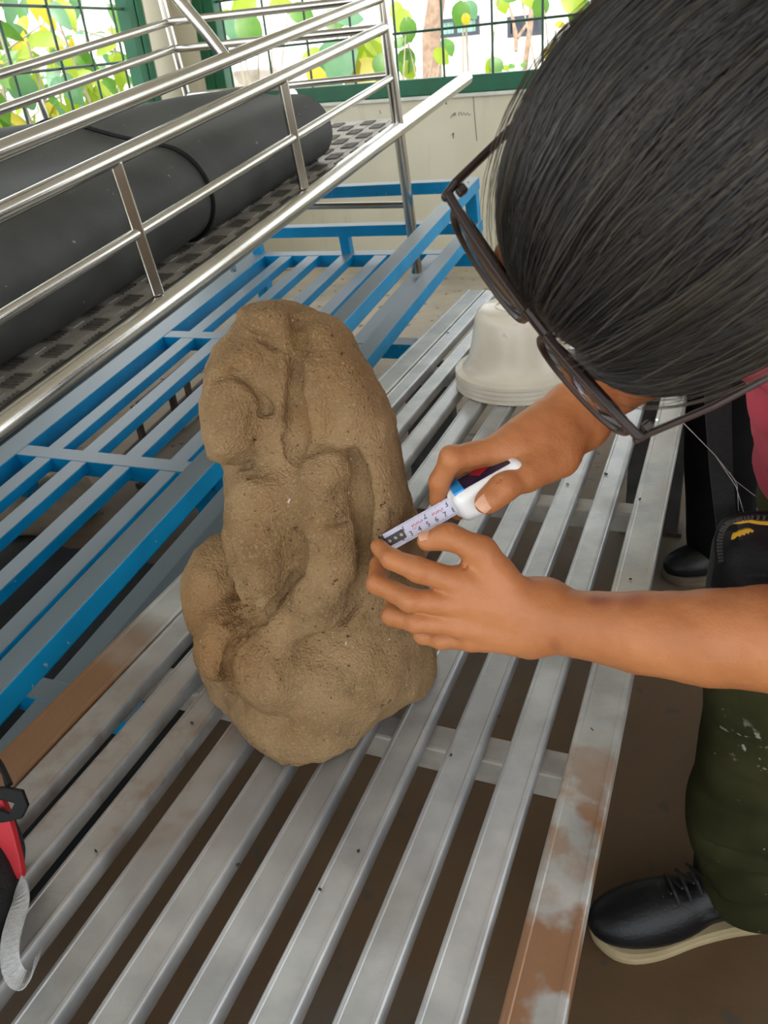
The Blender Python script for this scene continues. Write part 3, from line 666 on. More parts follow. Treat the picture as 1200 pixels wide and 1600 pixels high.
# tangled cables and sack
def tangle(cx, cy, r, n, rad, name, label, loops=1):
    mb = MB(); pts = []
    for k in range(n):
        a = k * .42; rr = r * (.55 + .45 * math.sin(k * 1.31)); pts.append(fl(cx + rr * math.cos(a), cy + rr * 1.3 * math.sin(a), .012 + .05 * (k / n) + .018 * math.sin(k * 2.1) ** 2))
    mb.tube(pts, rad, 6); return tag(obj(name, mb, M['cable'], loc=fl(cx, cy), smooth=True), label, 'cable')
tangle(-.10, -.62, .14, 60, .006, 'cable', 'tangled dark cable lying on the floor under the blue guard rail')
SK = on_z(62, 790, .05); SK[2] = 0
f = Field(SK - V(.4, .4, .02), SK + V(.4, .4, .3), .010)
for k in range(7):
    f.ell(SK + V(rng.uniform(-.06, .06), rng.uniform(-.06, .06), .05), (B2, unit(B1 * V(1, 1, 0)), ZV), (.08, .11, .06 + rng.uniform(0, .03)), .03)
v, q = f.nets(); v += vnormals(v, q) * (vnoise(v, 14, 3) * .012)[:, None]; v[:, 2] = np.maximum(v[:, 2], 0.0)
tag(np_mesh('cloth_sack', [(v, q)], M['sack'], loc=SK), 'crumpled tan sack lying on the floor under the blue slats', 'sack')
mb = MB(); g_ = []; NX, NY = 16, 22  # black sheet added to darken the floor like shade under the bench's near half
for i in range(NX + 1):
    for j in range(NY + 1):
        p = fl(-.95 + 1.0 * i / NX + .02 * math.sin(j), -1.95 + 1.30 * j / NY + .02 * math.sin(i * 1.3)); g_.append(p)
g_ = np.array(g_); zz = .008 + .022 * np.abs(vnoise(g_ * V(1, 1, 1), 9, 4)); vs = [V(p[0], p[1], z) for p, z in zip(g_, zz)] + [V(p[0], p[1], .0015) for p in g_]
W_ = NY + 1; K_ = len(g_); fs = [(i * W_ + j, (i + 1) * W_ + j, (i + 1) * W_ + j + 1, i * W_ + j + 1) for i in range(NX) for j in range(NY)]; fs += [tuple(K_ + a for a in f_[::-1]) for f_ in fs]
mb.add(vs, fs); tag(obj('bench_shade_sheet', mb, M['sheet'], loc=fl(-.3, -1.2), smooth=True), 'added crumpled black sheet standing in for the shade under the near half of the blue bench', 'sheet')
# ================================================================== STAINLESS RACK
PX_, LX_ = -.104, -.885
rack = thing('stainless_rack', b_to_floor(-.5, 0, 0) * 1 + V(0, 0, B(-.5, 0, 0)[2]), 'railed stainless steel rack with a checker plate deck standing on the blue bench', 'rack')
def stube(name, pts, r, n=18, m='steel'):
    mb = MB(); mb.tube([B(*p) for p in pts], r, n); return obj(name, mb, M[m], rack, smooth=True)
stube('side_pipe', [(PX_, -2.0, .5), (PX_, 1.46, .5)], .0245, 24)
stube('side_pipe', [(LX_, -2.0, .5), (LX_, 1.46, .5)], .0245, 24)
for o, r in ((.652, .011), (.792, .0155), (.872, .0155)):
    stube('side_rail', [(PX_, -2.0, o), (PX_, .70, o)], r)
for o, r in ((.808, .0125), (.885, .0125)):
    stube('side_rail', [(LX_, -2.0, o), (LX_, .70, o)], r)
for o, r in ((.66, .011), (.79, .0125), (.87, .0125)):
    stube('end_rail', [(PX_, .70, o), (LX_, .70, o + (.016 if o > .7 else 0))], r)
for x in (PX_, LX_):
    stube('corner_post', [(x, .70, .015 if x == PX_ else .02), (x, .70, .98)], .019 if x == PX_ else .0125)
for y in (-1.5, -.687, 0.0): 
    mb = MB(); mb.box(B(PX_, y, .655), (unit(B2 + B1), unit(B2 - B1), BN), (.0115, .0115, .13)); obj('rail_post', mb, M['steel'], rack, bevel=.003)
for y in (-1.4, -.75, .0):
    stube('rail_post', [(LX_, y, .5), (LX_, y, .808)], .010)
for x in (PX_, LX_):
    stube('leg', [(x, -1.7, .015), (x, -1.7, .5)], .019)
stube('leg_brace', [(PX_, .70, .255), (LX_, .70, .27)], .011)
stube('arch_tube', [(PX_, -.23, .875), (PX_ - .035, -.23, .93), (PX_ - .10, -.23, 1.02), (PX_ - .2, -.23, 1.13), (PX_ - .32, -.23, 1.19), (LX_ + .3, -.23, 1.19), (LX_ + .12, -.23, 1.1), (LX_, -.23, .885)], .0135)
mb = MB(); mb.box(B((PX_ + LX_) / 2, -.55, .489), (B2, B1, BN), (abs(LX_ - PX_) / 2 - .022, 1.45, .004)); deck = obj('checker_plate', mb, M['checker'], rack)
# raised treads: groups of five bars turned alternately
mb = MB(); mq = MB(); rows = 13; P_ = .060
for i in range(int(2.9 / P_)):
    for j in range(rows):
        cx = PX_ - .054 - j * P_; cy = -1.97 + i * P_
        if cx < LX_ + .045: continue
        al = (i + j) % 2
        if not al:                                    # plain raised square between the groups of bars
            mq.box(B(cx, cy, .4937), (B2, B1, BN), (.017, .017, .0008)); continue
        for k in range(5):
            t_ = (k - 2) * .0115
            c = B(cx + (0 if al else t_), cy + (t_ if al else 0), .4945)
            ax = (B2, B1, BN)
            mb.box(c, ax, (.021 if al else .0026, .0026 if al else .021, .0022))
obj('raised_square', mq, M['checker'], deck)['kind'] = 'stuff'; tr = obj('tread', mb, M['tread'], deck); tr['kind'] = 'stuff'
# rubber matting: two loose rolls wrapped by one outer sheet, wider towards the near end
def lin(y, near, far): t = (max(y, -1.6) + 1.2) / 1.65; return near + (far - near) * t
def circles(y):
    r1 = lin(y, .140, .092); x1 = -.192 - r1; r2 = lin(y, .205, .108)
    return x1, r1, x1 - 2 * math.sqrt(r1 * r2) * 1.0 - .01, r2
def section(y, grow=0.0, na=22, nb=9, sag=.10):
    x1, r1, x2, r2 = circles(y); c1 = V(x1, .494 + r1, 0); c2 = V(x2, .494 + r2, 0); D = c2 - c1; L_ = np.linalg.norm(D); th = math.atan2(D[1], D[0]); ph = math.acos(max(-1, min(1, (r1 - r2) / L_)))
    A1 = [th + ph + (2 * math.pi - 2 * ph) * k / na for k in range(na + 1)]; A2 = [th - ph + 2 * ph * k / na for k in range(na + 1)]
    e1_ = [c1 + (r1 + grow) * V(math.cos(a), math.sin(a), 0) for a in A1]; e2_ = [c2 + (r2 + grow) * V(math.cos(a), math.sin(a), 0) for a in A2]
    def bridge(p, q, up):
        out = []
        for k in range(1, nb):
            t = k / nb; m = p + (q - p) * t; out.append(m + V(0, (-1 if up else 0) * sag * (r1 + r2) * .5 * math.sin(math.pi * t) ** 2, 0))
        return out
    top_first = e1_[-1][1] > e1_[0][1]
    return e1_ + bridge(e1_[-1], e2_[0], top_first) + e2_ + bridge(e2_[-1], e1_[0], not top_first)
my0, my1 = -2.0, .40
xm = circles(-.6)[0] - .15; t = thing('rolled_mat', B(xm, -.8, .494), 'large bundle of rolled black rubber matting tied with a thin strap on the rack deck', 'mat')
NT_ = 40; vs = []; fs = []
for i in range(NT_ + 1):
    y = my0 + (my1 - my0) * i / NT_; sec = section(y); NS = len(sec); cx = sum(p[0] for p in sec) / NS; cz = sum(p[1] for p in sec) / NS
    for k, p in enumerate(sec):
        w = 1 + .010 * math.sin(i * .6 + k * .35) + .007 * math.sin(i * 1.1 - k * .21)
        for sy in (-.30, -1.35): w -= .022 * math.exp(-((y - sy) / .04) ** 2)
        vs.append(B(cx + (p[0] - cx) * w, y, max(.4965, cz + (p[1] - cz) * w)))
for i in range(NT_):
    for k in range(NS): fs.append((i * NS + k, i * NS + (k + 1) % NS, (i + 1) * NS + (k + 1) % NS, (i + 1) * NS + k))
mb = MB(); mb.add(vs, fs); obj('outer_sheet', mb, M['rubber'], t, smooth=True)
for yy, sg in ((my1, 1), (my0, -1)):                       # the wound layers seen at the ends
    x1, r1, x2, r2 = circles(yy)
    for x, r in ((x1, r1), (x2, r2)):
        mb = MB(); n = 100; inner = []
        for k in range(n + 1):
            a = k / n * 2 * math.pi * 4.6; rr = r * (.10 + .86 * k / n); inner.append(B(x + rr * math.cos(a), yy - .004 * sg, .496 + r + rr * math.sin(a)))
        mb.ribbon(inner, [unit(p - B(x, yy - .004 * sg, .496 + r)) for p in inner], r * .14, .012, [B1] * len(inner)); obj('wound_edge', mb, M['rubber'], t)
    sec = section(yy, -.004); mb = MB(); mb.prism([(p[0], p[1]) for p in sec][::sg], B0 + B1 * (yy - sg * .02), B2, BN, B1, .006); obj('core', mb, M['strap'], t)
for sy in (-.30, -1.35):
    sec = section(sy, .0012, sag=.04); mb = MB(); mb.tube([B(p[0], sy + .010 * math.sin(k * .12), p[1]) for k, p in enumerate(sec)], .005, 6, closed=True); obj('strap', mb, M['strap'], t, smooth=True)
# crumbs on the slats
mb = MB()
for px, py, r in ((887, 757, .0022), (947, 741, .0026), (1000, 780, .002), (908, 719, .0016), (799, 780, .002), (905, 650, .002), (985, 905, .0016), (372, 1352, .002), (500, 1390, .0016), (705, 1180, .0015), (700, 520, .002), (640, 665, .0018), (300, 1130, .0018), (150, 1330, .0018), (560, 1330, .0016), (780, 1120, .0015), (925, 1140, .0016), (1010, 700, .002), (860, 1010, .0016)):
    c = on_z(px, py, TZ - .0002); mb.box(c + ZV * r * .4, (unit(V(1, rng.normal(), 0)), ZV, unit(np.cross(unit(V(1, .3, 0)), ZV))), (r, r * .5, r * .7))
tag(obj('crumbs', mb, M['crumb'], loc=T(-.4, 1, TZ)), 'dark crumbs scattered over the grey table slats', 'debris', kind='stuff')
# ================================================================== PLASTIC BASINS (upside down, nested)
def on_table(px, py, dz=0.0): return on_z(px, py, TZ + dz)
bc = on_table(812, 596)
def basin(k, label):
    z0 = .0105 * k; t = thing('plastic_basin', bc + V(0, 0, z0), label, 'basin', 'stack of white basins')
    mb = MB(); R, r, hh = .148, .083, .150 if k == 3 else .148
    out = [(R - .003, 0), (R, .002), (R, .009), (R - .004, .011), (R - .014, .0115), (R - .020, .016), (R - .030, .03), (R - .040, .07), (r + .016, hh - .022), (r + .009, hh - .008), (r - .004, hh), (.001, hh)]
    inn = [(.001, hh - .003), (r - .006, hh - .003), (r + .005, hh - .011), (R - .043, .07), (R - .034, .028), (R - .020, .009), (R - .006, .0075), (R - .003, 0)]
    mb.lathe(bc + V(0, 0, z0), ZV, out + inn, 64); obj('bowl', mb, M['basin'], t, smooth=True)
    mb = MB(); mb.tube([bc + V(0, 0, z0 + hh + .001) + r * .62 * V(math.cos(a), math.sin(a), 0) for a in np.linspace(0, 2 * math.pi, 40)[:-1]], .0022, 6, closed=True); obj('foot_ring', mb, M['basin'], t, smooth=True)
for k, lb in enumerate(('lowest upturned white basin, its rim flat on the table slats', 'second upturned white basin from the table, only its rim showing', 'third upturned white basin from the table, just below the topmost', 'topmost upturned white plastic basin of the stack, its whole side showing')): basin(k, lb)
# ================================================================== STONE STATUE
CL = np.array([(472, 412, 446), (476, 400, 462), (484, 379, 486), (496, 373, 505), (507, 370, 515), (517, 362, 523), (546, 335, 545), (578, 319, 577), (613, 317, 599), (657, 322, 613), (682, 330, 620), (711, 341, 625), (731, 350, 630), (766, 354, 640), (805, 358, 649), (840, 362, 655), (874, 366, 661), (920, 372, 668), (950, 350, 672), (975, 318, 675), (1000, 305, 677), (1032, 307, 680), (1057, 315, 681), (1077, 324, 679), (1092, 330, 675), (1121, 346, 640), (1146, 370, 608), (1170, 393, 577), (1185, 413, 548), (1193, 428, 532), (1205, 455, 485), (1212, 468, 472)], float)
DFY = np.array([(472, .875), (485, .85), (510, .832), (560, .825), (640, .832), (720, .848), (800, .866), (900, .893), (1000, .922), (1100, .950), (1212, .972)], float)
def df(py): return float(np.interp(py, DFY[:, 0], DFY[:, 1]))
f = Field(V(-.36, .60, TZ - .012), V(.10, 1.16, 1.0), .0030)
P = np.meshgrid(*[(np.arange(m) * f.h + l).astype(np.float32) for m, l in zip(f.n, f.lo)], indexing='ij')
q = [P[0] - CAM[0], P[1] - CAM[1], P[2] - CAM[2]]
dep = sum(q[i] * FW[i] for i in range(3)); pxg = 600 + F_PX * sum(q[i] * RT[i] for i in range(3)) / dep; pyg = 800 - F_PX * sum(q[i] * UP[i] for i in range(3)) / dep
xl = np.interp(pyg, CL[:, 0], CL[:, 1]); xr = np.interp(pyg, CL[:, 0], CL[:, 2]); tzv = np.interp(pyg, [472, 500, 560, 700, 900, 1210], [.03, .075, .105, .13, .15, .16])
dfv = np.interp(pyg, DFY[:, 0], DFY[:, 1]); u = (pxg - (xl + xr) / 2) / ((xr - xl) / 2 + .01); v = (dep - (dfv + tzv)) / tzv
rho = (np.abs(u) ** 2.5 + np.abs(v) ** 2.5) ** (1 / 2.5)
f.D = np.where((pyg < 471) | (pyg > 1214), .05, (rho - 1) * np.minimum((xr - xl) / 2 * dep / F_PX, tzv) * .85).astype(np.float32)
del P, q, dep, pxg, pyg, xl, xr, tzv, dfv, u, v, rho
IM = (RT, UP, FW)
def bump_ell(px, py, rx, ry, rz, pro, k=.014, op='add', rot=0.0, dd=0.0):
    d = df(py) - pro + rz + dd; m = d / F_PX; c, s = math.cos(rot), math.sin(rot)
    f.ell(at(px, py, d), (RT * c + UP * s, UP * c - RT * s, FW), (rx * m, ry * m, rz), k, op)
def bump_chain(pts, pro, k=.012, op='add'):
    P_ = []; R_ = []
    for px, py, r in pts:
        d0 = df(py); R = r * d0 / F_PX; P_.append(at(px, py, d0 - pro + (R if op == 'add' else 0))); R_.append(R)
    f.chain(P_, R_, k, op)
bump_ell(366, 640, 50, 78, .05, .020, .014)                                   # left shoulder mass
bump_ell(352, 690, 30, 34, .04, .018, .010)
bump_ell(424, 512, 46, 34, .04, .014, .012, rot=.3)                            # top knob
bump_ell(385, 572, 42, 26, .03, .010, .012, rot=.5)
bump_ell(535, 600, 40, 110, .05, .008, .03, rot=.35)                           # right slab
bump_ell(590, 760, 34, 130, .05, .010, .03, rot=.18)
bump_ell(500, 642, 30, 44, .03, .013, .006, rot=.08)                           # block beside the groove
bump_ell(482, 692, 20, 14, .02, .010, .005)
bump_chain([(508, 748, 44), (514, 820, 46), (520, 885, 47), (492, 940, 42), (440, 985, 30)], .030, .010)   # upper arm and forearm
bump_ell(509, 742, 46, 42, .04, .032, .010)
bump_ell(412, 828, 60, 112, .06, .022, .014)                                   # belly
bump_ell(408, 925, 34, 46, .04, .016, .014)
bump_ell(425, 775, 62, 44, .05, .020, .016)
bump_ell(343, 905, 54, 68, .05, .0, .010, dd=.045, rot=-.35)                   # outer left lump
bump_ell(318, 945, 30, 50, .04, .0, .012, dd=.045)
bump_ell(425, 1042, 64, 70, .05, .044, .014)                                   # rounded foot
bump_ell(520, 1050, 90, 80, .06, .022, .03)
bump_ell(470, 1120, 100, 60, .06, .016, .03)
bump_ell(352, 1000, 46, 66, .05, .020, .012, rot=-.25)
DS = f.D.copy()
def surf(px, py):
    """depth of the carved surface along the sight line through a pixel"""
    d = np.arange(.72, 1.25, .0012); P_ = CAM[None] + ray(px, py)[None] * d[:, None]; i = np.round((P_ - f.lo) / f.h).astype(int)
    ok = np.all((i >= 0) & (i < f.n), 1); w = np.where(ok)[0]; val = DS[tuple(i[w].T)]; h = np.where(val < 0)[0]
    return d[w[h[0]]] if len(h) else df(py)
def S_(pts, cut, k=.006):
    P_ = []; R_ = []; Q_ = []
    for (x0, y0, r0), (x1, y1, r1) in zip(pts[:-1], pts[1:]):
        m = max(1, int(math.hypot(x1 - x0, y1 - y0) / 6)); Q_ += [(x0 + (x1 - x0) * t / m, y0 + (y1 - y0) * t / m, r0 + (r1 - r0) * t / m) for t in range(m)]
    for px, py, r in Q_ + [pts[-1]]:
        d0 = surf(px, py); R = r * d0 / F_PX; P_.append(at(px, py, d0 + cut - R)); R_.append(R)
    for a, b, ra, rb in zip(P_[:-1], P_[1:], R_[:-1], R_[1:]):
        if np.linalg.norm(a - b) < .014: f.cone(a, b, ra, rb, k, 'sub')         # never tunnel across a step in depth
S_([(463, 560, 5), (465, 585, 8), (460, 615, 7), (462, 650, 9), (467, 685, 10), (462, 712, 7)], .009, .010)
S_([(466, 690, 7), (484, 708, 6), (504, 700, 4)], .007, .005)
S_([(458, 498, 7), (470, 530, 8), (467, 560, 7)], .005, .010)
S_([(372, 512, 3.5), (400, 524, 4.5), (440, 547, 4)], .004, .006)
S_([(334, 596, 4), (364, 582, 5), (394, 606, 5), (424, 642, 5)], .005, .006)
S_([(348, 727, 5), (370, 729, 6), (396, 725, 4)], .008, .004)
S_([(398, 732, 5), (391, 746, 4)], .006, .004)
S_([(462, 822, 3), (472, 836, 7), (477, 860, 9), (474, 890, 9), (450, 918, 8), (430, 940, 8), (414, 966, 9), (404, 972, 7)], .011, .006)
S_([(552, 708, 5), (561, 745, 6), (567, 790, 5), (566, 826, 6), (566, 900, 6), (548, 945, 6), (532, 968, 5)], .007, .012)
S_([(508, 820, 3), (530, 816, 3.5), (558, 806, 3.5)], .004, .003)
S_([(353, 830, 6), (366, 890, 8), (388, 945, 8), (404, 968, 6)], .009, .007)
S_([(372, 992, 6), (358, 1020, 7), (356, 1050, 8), (368, 1086, 6)], .009, .006)
DS = f.D.copy()
for j in range(6):                                                            # flutes curving over the lower left lump
    S_([(404, 934 + j * 10, 3.4), (372 + j * 2, 944 + j * 12, 4.0), (345 + j * 4, 962 + j * 12, 4.6), (327 + j * 6, 992 + j * 10, 4.6), (320 + j * 7, 1030 + j * 7, 4.0)], .0054, .0022)
for j in range(4):                                                            # and on the rounded foot
    S_([(372 + j * 10, 1058 + j * 3, 3.4), (378 + j * 9, 1024 + j * 2, 3.6), (398 + j * 7, 1000 + j * 4, 3.6)], .0032, .0025)
for _ in range(22):
    py = rng.uniform(510, 1150); a_, b_ = np.interp(py, CL[:, 0], CL[:, 1]), np.interp(py, CL[:, 0], CL[:, 2]); px = rng.uniform(a_ + 30, b_ - 30); bump_ell(px, py, rng.uniform(4, 10), rng.uniform(3, 7), .005, rng.uniform(-.005, -.001), .008, 'sub')
f.plane_cut((0, 0, TZ + .0005), V(0, 0, -1), .008)
v, q = f.nets(); n_ = vnormals(v, q)
v += n_ * (vnoise(v, 16, 1) * .0034 + vnoise(v, 38, 2) * .0028 + vnoise(v, 75, 7) * .0014 + vnoise(v, 130, 5) * .0011 + vnoise(v, 260, 6) * .0006)[:, None]
v[:, 2] = np.maximum(v[:, 2], TZ + .0008)
statue = np_mesh('stone_statue', [(v, q)], M['stone'], loc=V(-.13, .86, TZ))
tag(statue, 'worn brown carved stone torso standing on the slatted table', 'statue')
# ================================================================== TAPE MEASURE
HA, HB = at(601, 850, .846), at(708, 790, .842)
e1 = unit(HB - HA); e3 = unit(-(at(655, 820, 1) - CAM)); e3 = unit(e3 - e1 * (e3 @ e1)); e2 = np.cross(e3, e1)
tape = thing('tape_measure', HB, 'white tape measure with blue label, pulled out against the stone', 'tape measure')
mb = MB(); n = 16; vs = []; BW = .0195
for s_ in (-.002, np.linalg.norm(HB - HA) + .012):
    for side in (0, -.0003):
        for k in range(n + 1):
            w = (k / n - .5) * BW; vs.append(HA + e1 * s_ + e2 * w + e3 * (.0016 * (2 * w / BW) ** 2 + side))
fs = []
for k in range(n):
    fs.append((k, 2 * (n + 1) + k, 2 * (n + 1) + k + 1, k + 1)); a = n + 1; fs.append((a + k, a + k + 1, 3 * a + k + 1, 3 * a + k))
mb.add(vs, fs); blade = obj('blade', mb, M['tape'], tape, smooth=True)
def text_part(body, p, size, m, parent, X, Y, Z, name='marking'):
    cu = bpy.data.curves.new('t', 'FONT'); cu.body = body; cu.size = size; cu.align_x = 'CENTER'; cu.align_y = 'CENTER'; cu.resolution_u = 3
    to = bpy.data.objects.new('t', cu); COL.objects.link(to); dg = bpy.context.evaluated_depsgraph_get(); me = bpy.data.meshes.new_from_object(to.evaluated_get(dg))
    bpy.data.objects.remove(to); mt = Matrix(((*[float(a[0]) for a in (X, Y, Z)], 0), (*[float(a[1]) for a in (X, Y, Z)], 0), (*[float(a[2]) for a in (X, Y, Z)], 0), (0, 0, 0, 1)))
    q_ = p - root_loc(parent); mt.translation = Vector(q_); me.transform(mt); me.materials.clear(); me.materials.append(M[m]); return mesh_obj(name, me, parent)
CMm = .00998; L_t = float(np.linalg.norm(HB - HA)); 
def bp(s_, w, up=.0004): return HA + e1 * s_ + e2 * w + e3 * (.0016 * (2 * w / BW) ** 2 + up)
for c in range(2, 9):
    if c * .01 < L_t + .004: text_part(str(c), bp(c * .01 - .0008, -.0042), .0078, 'ink', blade, e1, e2, e3)
for i in (1, 2, 3):
    text_part(str(i), bp(i * .0254 - .001, .0045), .0082, 'ink', blade, e1, e2, e3)
text_part('cm', bp(.035, -.0010), .0034, 'red_ink', blade, e1, e2, e3)
mb = MB(); mr = MB()
for k in range(int(L_t / .001)):
    ln = .0042 if k % 10 == 0 else (.0030 if k % 5 == 0 else .0018)
    if k > 20: mb.box(bp(k * .001, -BW / 2 + .0006 + ln / 2, .0003), (e1, e2, e3), (.00010, ln / 2, .00005))
for k in range(int(L_t / .00159)):
    ln = .0040 if k % 16 == 0 else (.0028 if k % 8 == 0 else .0016)
    if k > 12: mb.box(bp(k * .00159, BW / 2 - .0006 - ln / 2, .0003), (e1, e2, e3), (.00010, ln / 2, .00005))
obj('graduation', mb, M['ink'], blade)['kind'] = 'stuff'
for k in range(7):                                                      # worn, unreadable red print
    for s0 in (.034, .058): mr.box(bp(s0 + k * .0019, .0022 + .0007 * math.sin(k * 2.2), .0003), (unit(e1 + e2 * math.sin(k)), e2, e3), (.0005, .0011, .00006))
obj('worn_print', mr, M['red_ink'], blade)
hk = MB(); hk.box(HA + e1 * .011 + e3 * .0012, (e1, e2, e3), (.0125, .0048, .0006)); hk.box(HA - e1 * .0016 - e3 * .0010, (e1, e2, e3), (.0008, .0105, .0052)); hk.box(HA + e1 * .0005 + e3 * .0012, (e1, e2, e3), (.0022, .0095, .0006))
hook = obj('hook', hk, M['hook'], tape, bevel=.0005)
for s_ in (.006, .013, .020):
    mb = MB(); mb.lathe(HA + e1 * s_ + e3 * .0018, e3, [(.0020, 0), (.0017, .0005), (.0001, .0008)], 12); obj('rivet', mb, M['rivet'], hook, smooth=True)
ct = unit(.90 * e2 + .44 * e3); ch = np.cross(e1, ct); ch = ch if ch @ e3 > 0 else -ch
cc = HB + e1 * .041 + ch * .004 + ct * .002
f = Field(cc - .075, cc + .075, .0014)
f.rbox(cc, (e1, ct, ch), (.040, .0175, .022), .010, .002)
f.rbox(HB + e1 * .010 + e3 * .001, (e1, e2, e3), (.011, .0135, .008), .004, .004)
f.rbox(HB + e1 * .060 - e2 * .012 + e3 * .006, (unit(e1 + .12 * e2), e2, e3), (.044, .006, .011), .005, .006)
f.rbox(cc + ct * .019, (e1, ct, ch), (.030, .0025, .015), .002, .001, 'sub')
f.rbox(HB + e1 * .033 + e3 * .017 - e2 * .004, (e1, e2, e3), (.009, .008, .004), .002, .001, 'sub')
v, q = f.nets(); case = np_mesh('case', [(v, q)], M['white'], tape)
mb = MB(); mb.box(cc + ct * .0160, (e1, ct, ch), (.030, .0008, .015)); lab = obj('label', mb, M['label_blue'], case, bevel=.0006)
mb = MB(); mb.prism([(-.012, -.010), (.004, -.016), (.010, -.004), (-.004, .004)], cc + ct * .0168, e1, ch, ct, .0005); obj('red_patch', mb, M['red'], case)
mb = MB(); mb.prism([(.006, -.016), (.028, -.018), (.028, -.004), (.012, -.003)], cc + ct * .0168, e1, ch, ct, .0005); obj('silver_patch', mb, M['silver'], case)
mb = MB(); mb.box(cc + ct * .0168 - e1 * .030, (e1, ct, ch), (.006, .0016, .016)); obj('light_blue_rim', mb, M['cyan'], case, bevel=.001)
# ================================================================== BENDING PERSON
def lp(pts, sc=1.0):
    return [at(a, b, d) for a, b, d, r in pts], [r * .001 * sc for a, b, d, r in pts]
fl1 = Field(V(-.06, .42, .56), V(.47, .80, .84), .0019)
f = fl1
WU, WL_ = (848, 946, .818, 25), (828, 986, .822, 24)
EL_ = V(.375, .535, .715)
def ch(pts, k=.005, op='add'): p, r = lp(pts); f.chain(p, r, k, op)
ch([WU, (712, 908, .802, 14.0)], .010); ch([WU, (709, 942, .806, 14.0)], .010); ch([WL_, (716, 975, .812, 13.0)], .010); ch([WL_, (735, 1000, .822, 11.5)], .010)
ch([WU, WL_], .010); ch([(800, 950, .812, 22), (735, 935, .810, 17)], .012)
p_, r_ = lp([(836, 964, .820, 29.5), (900, 975, .803, 32.5), (1000, 988, .772, 38.5), (1110, 997, .745, 44), (1200, 998, .722, 46.5)]); f.cone(p_[0], p_[1], r_[0], r_[1], .016); f.chain(p_[1:] + [EL_ + V(.0, 0, 0)], r_[1:] + [.046], .004)
# thumb
ch([(800, 925, .806, 19), (752, 862, .800, 15.0), (703, 838, .802, 12.0), (668, 846, .808, 10.0)], .006); ch([(700, 839, .802, 11.8), (690, 839, .8035, 12.2)], .004)
ch([(770, 900, .806, 15), (735, 892, .808, 11)], .012)
# index, middle, ring, little
ch([(712, 908, .802, 13.0), (652, 890, .794, 11.6), (612, 874, .806, 10.2), (592, 855, .826, 8.6)], .005)
ch([(709, 942, .806, 13.0), (640, 938, .802, 11.4), (589, 912, .822, 10.2), (591, 882, .845, 8.8)], .005)
ch([(716, 975, .812, 12.5), (650, 972, .816, 10.8), (613, 962, .835, 10.0), (618, 938, .858, 8.6)], .005)
ch([(735, 1000, .822, 11.0), (690, 999, .832, 9.6), (660, 992, .846, 8.8), (655, 974, .866, 7.6)], .005)
# creases
for a, b in (((700, 822, .793), (704, 830, .789)), ((655, 880, .787), (651, 900, .786)), ((640, 928, .795), (640, 948, .795)), ((732, 884, .797), (722, 894, .796))):
    f.cone(at(*a), at(*b), .0008, .0008, .0022, 'sub')
v1, q1 = f.nets()
v1 += vnormals(v1, q1) * (vnoise(v1, 70, 4) * .0007 + vnoise(v1, 190, 5) * .00025)[:, None]
fr1 = Field(V(.0, .62, .68), V(.46, .92, .98), .0019); f = fr1
ER_ = at(1120, 540, .97)
RW1, RW2 = (893, 638, .865, 24), (913, 664, .868, 23)
ch([RW1, (788, 700, .838, 18)], .010); ch([RW1, (778, 712, .845, 18)], .012); ch([RW2, (790, 722, .850, 17)], .012); ch([RW2, (815, 735, .862, 15)], .012); ch([RW1, RW2], .012)
ch([(860, 672, .856, 26), (812, 700, .845, 22)], .012)
p_, r_ = lp([(902, 650, .866, 26), (960, 605, .885, 30), (1040, 560, .92, 36)]); f.cone(p_[0], p_[1], r_[0], r_[1], .016); f.chain(p_[1:] + [ER_], r_[1:] + [.042], .006)
# index over the nose of the case, then the other fingers under it
ch([(788, 700, .838, 15.0), (706, 716, .820, 12.2), (687, 752, .836, 10.6), (684, 782, .852, 9.2)], .006)
ch([(778, 712, .845, 14), (712, 722, .846, 11.6), (698, 768, .868, 10.4), (716, 800, .880, 9)], .006)
ch([(790, 722, .852, 13), (735, 745, .876, 11), (728, 785, .890, 10), (748, 786, .892, 9)], .006)
ch([(815, 735, .862, 12), (775, 755, .888, 10), (770, 778, .896, 9), (780, 780, .896, 8)], .006)
# thumb on the near side of the case
ch([(872, 715, .846, 22), (822, 742, .828, 16.5), (788, 762, .812, 13.4), (760, 785, .810, 11.8)], .008); ch([(782, 767, .811, 13.0), (768, 779, .810, 13.0)], .005)
ch([(880, 690, .852, 24), (835, 722, .840, 19)], .012)
for a, b in (((776, 750, .801), (796, 770, .801)), ((781, 746, .802), (800, 765, .802)), ((812, 728, .815), (830, 752, .815))):
    f.cone(at(*a), at(*b), .0008, .0008, .0022, 'sub')
v2, q2 = f.nets()
v2 += vnormals(v2, q2) * (vnoise(v2, 70, 4) * .0007 + vnoise(v2, 190, 5) * .00025)[:, None]
# head frame: the face looks left and down, the crown is turned to the camera
IMF = unit(-.757 * RT - .65 * UP)
HF = unit(.93 * IMF + .36 * FW); HU = unit(.36 * IMF - .93 * FW); HL = np.cross(HU, HF)
HC = at(1098, 281, .368)
SHL, SHR = V(.345, .455, .985), V(.39, .80, 1.04); NB = (SHL + SHR) / 2 + V(-.03, -.02, .03)
HIPC = V(.66, .80, .86); HIPL, HIPR = HIPC + V(-.01, -.10, 0), V(.74, .93, .86)
fb = Field(V(.0, .20, .55), V(.95, 1.15, 1.28), .009); f = fb
f.ell(HC, (HL, HF, HU), (.064, .080, .098), .01)
f.ell(HC + HF * .030 - HU * .06, (HL, HF, HU), (.046, .050, .070), .02)
f.chain([HC - HU * .09 - HF * .02, NB], [.052, .056], .03)
f.chain([NB, (NB + HIPC) / 2 + V(.01, -.0, .0), HIPC], [.10, .125, .135], .05)
f.chain([SHL, NB], [.055, .075], .04); f.chain([SHR, NB], [.055, .075], .04)
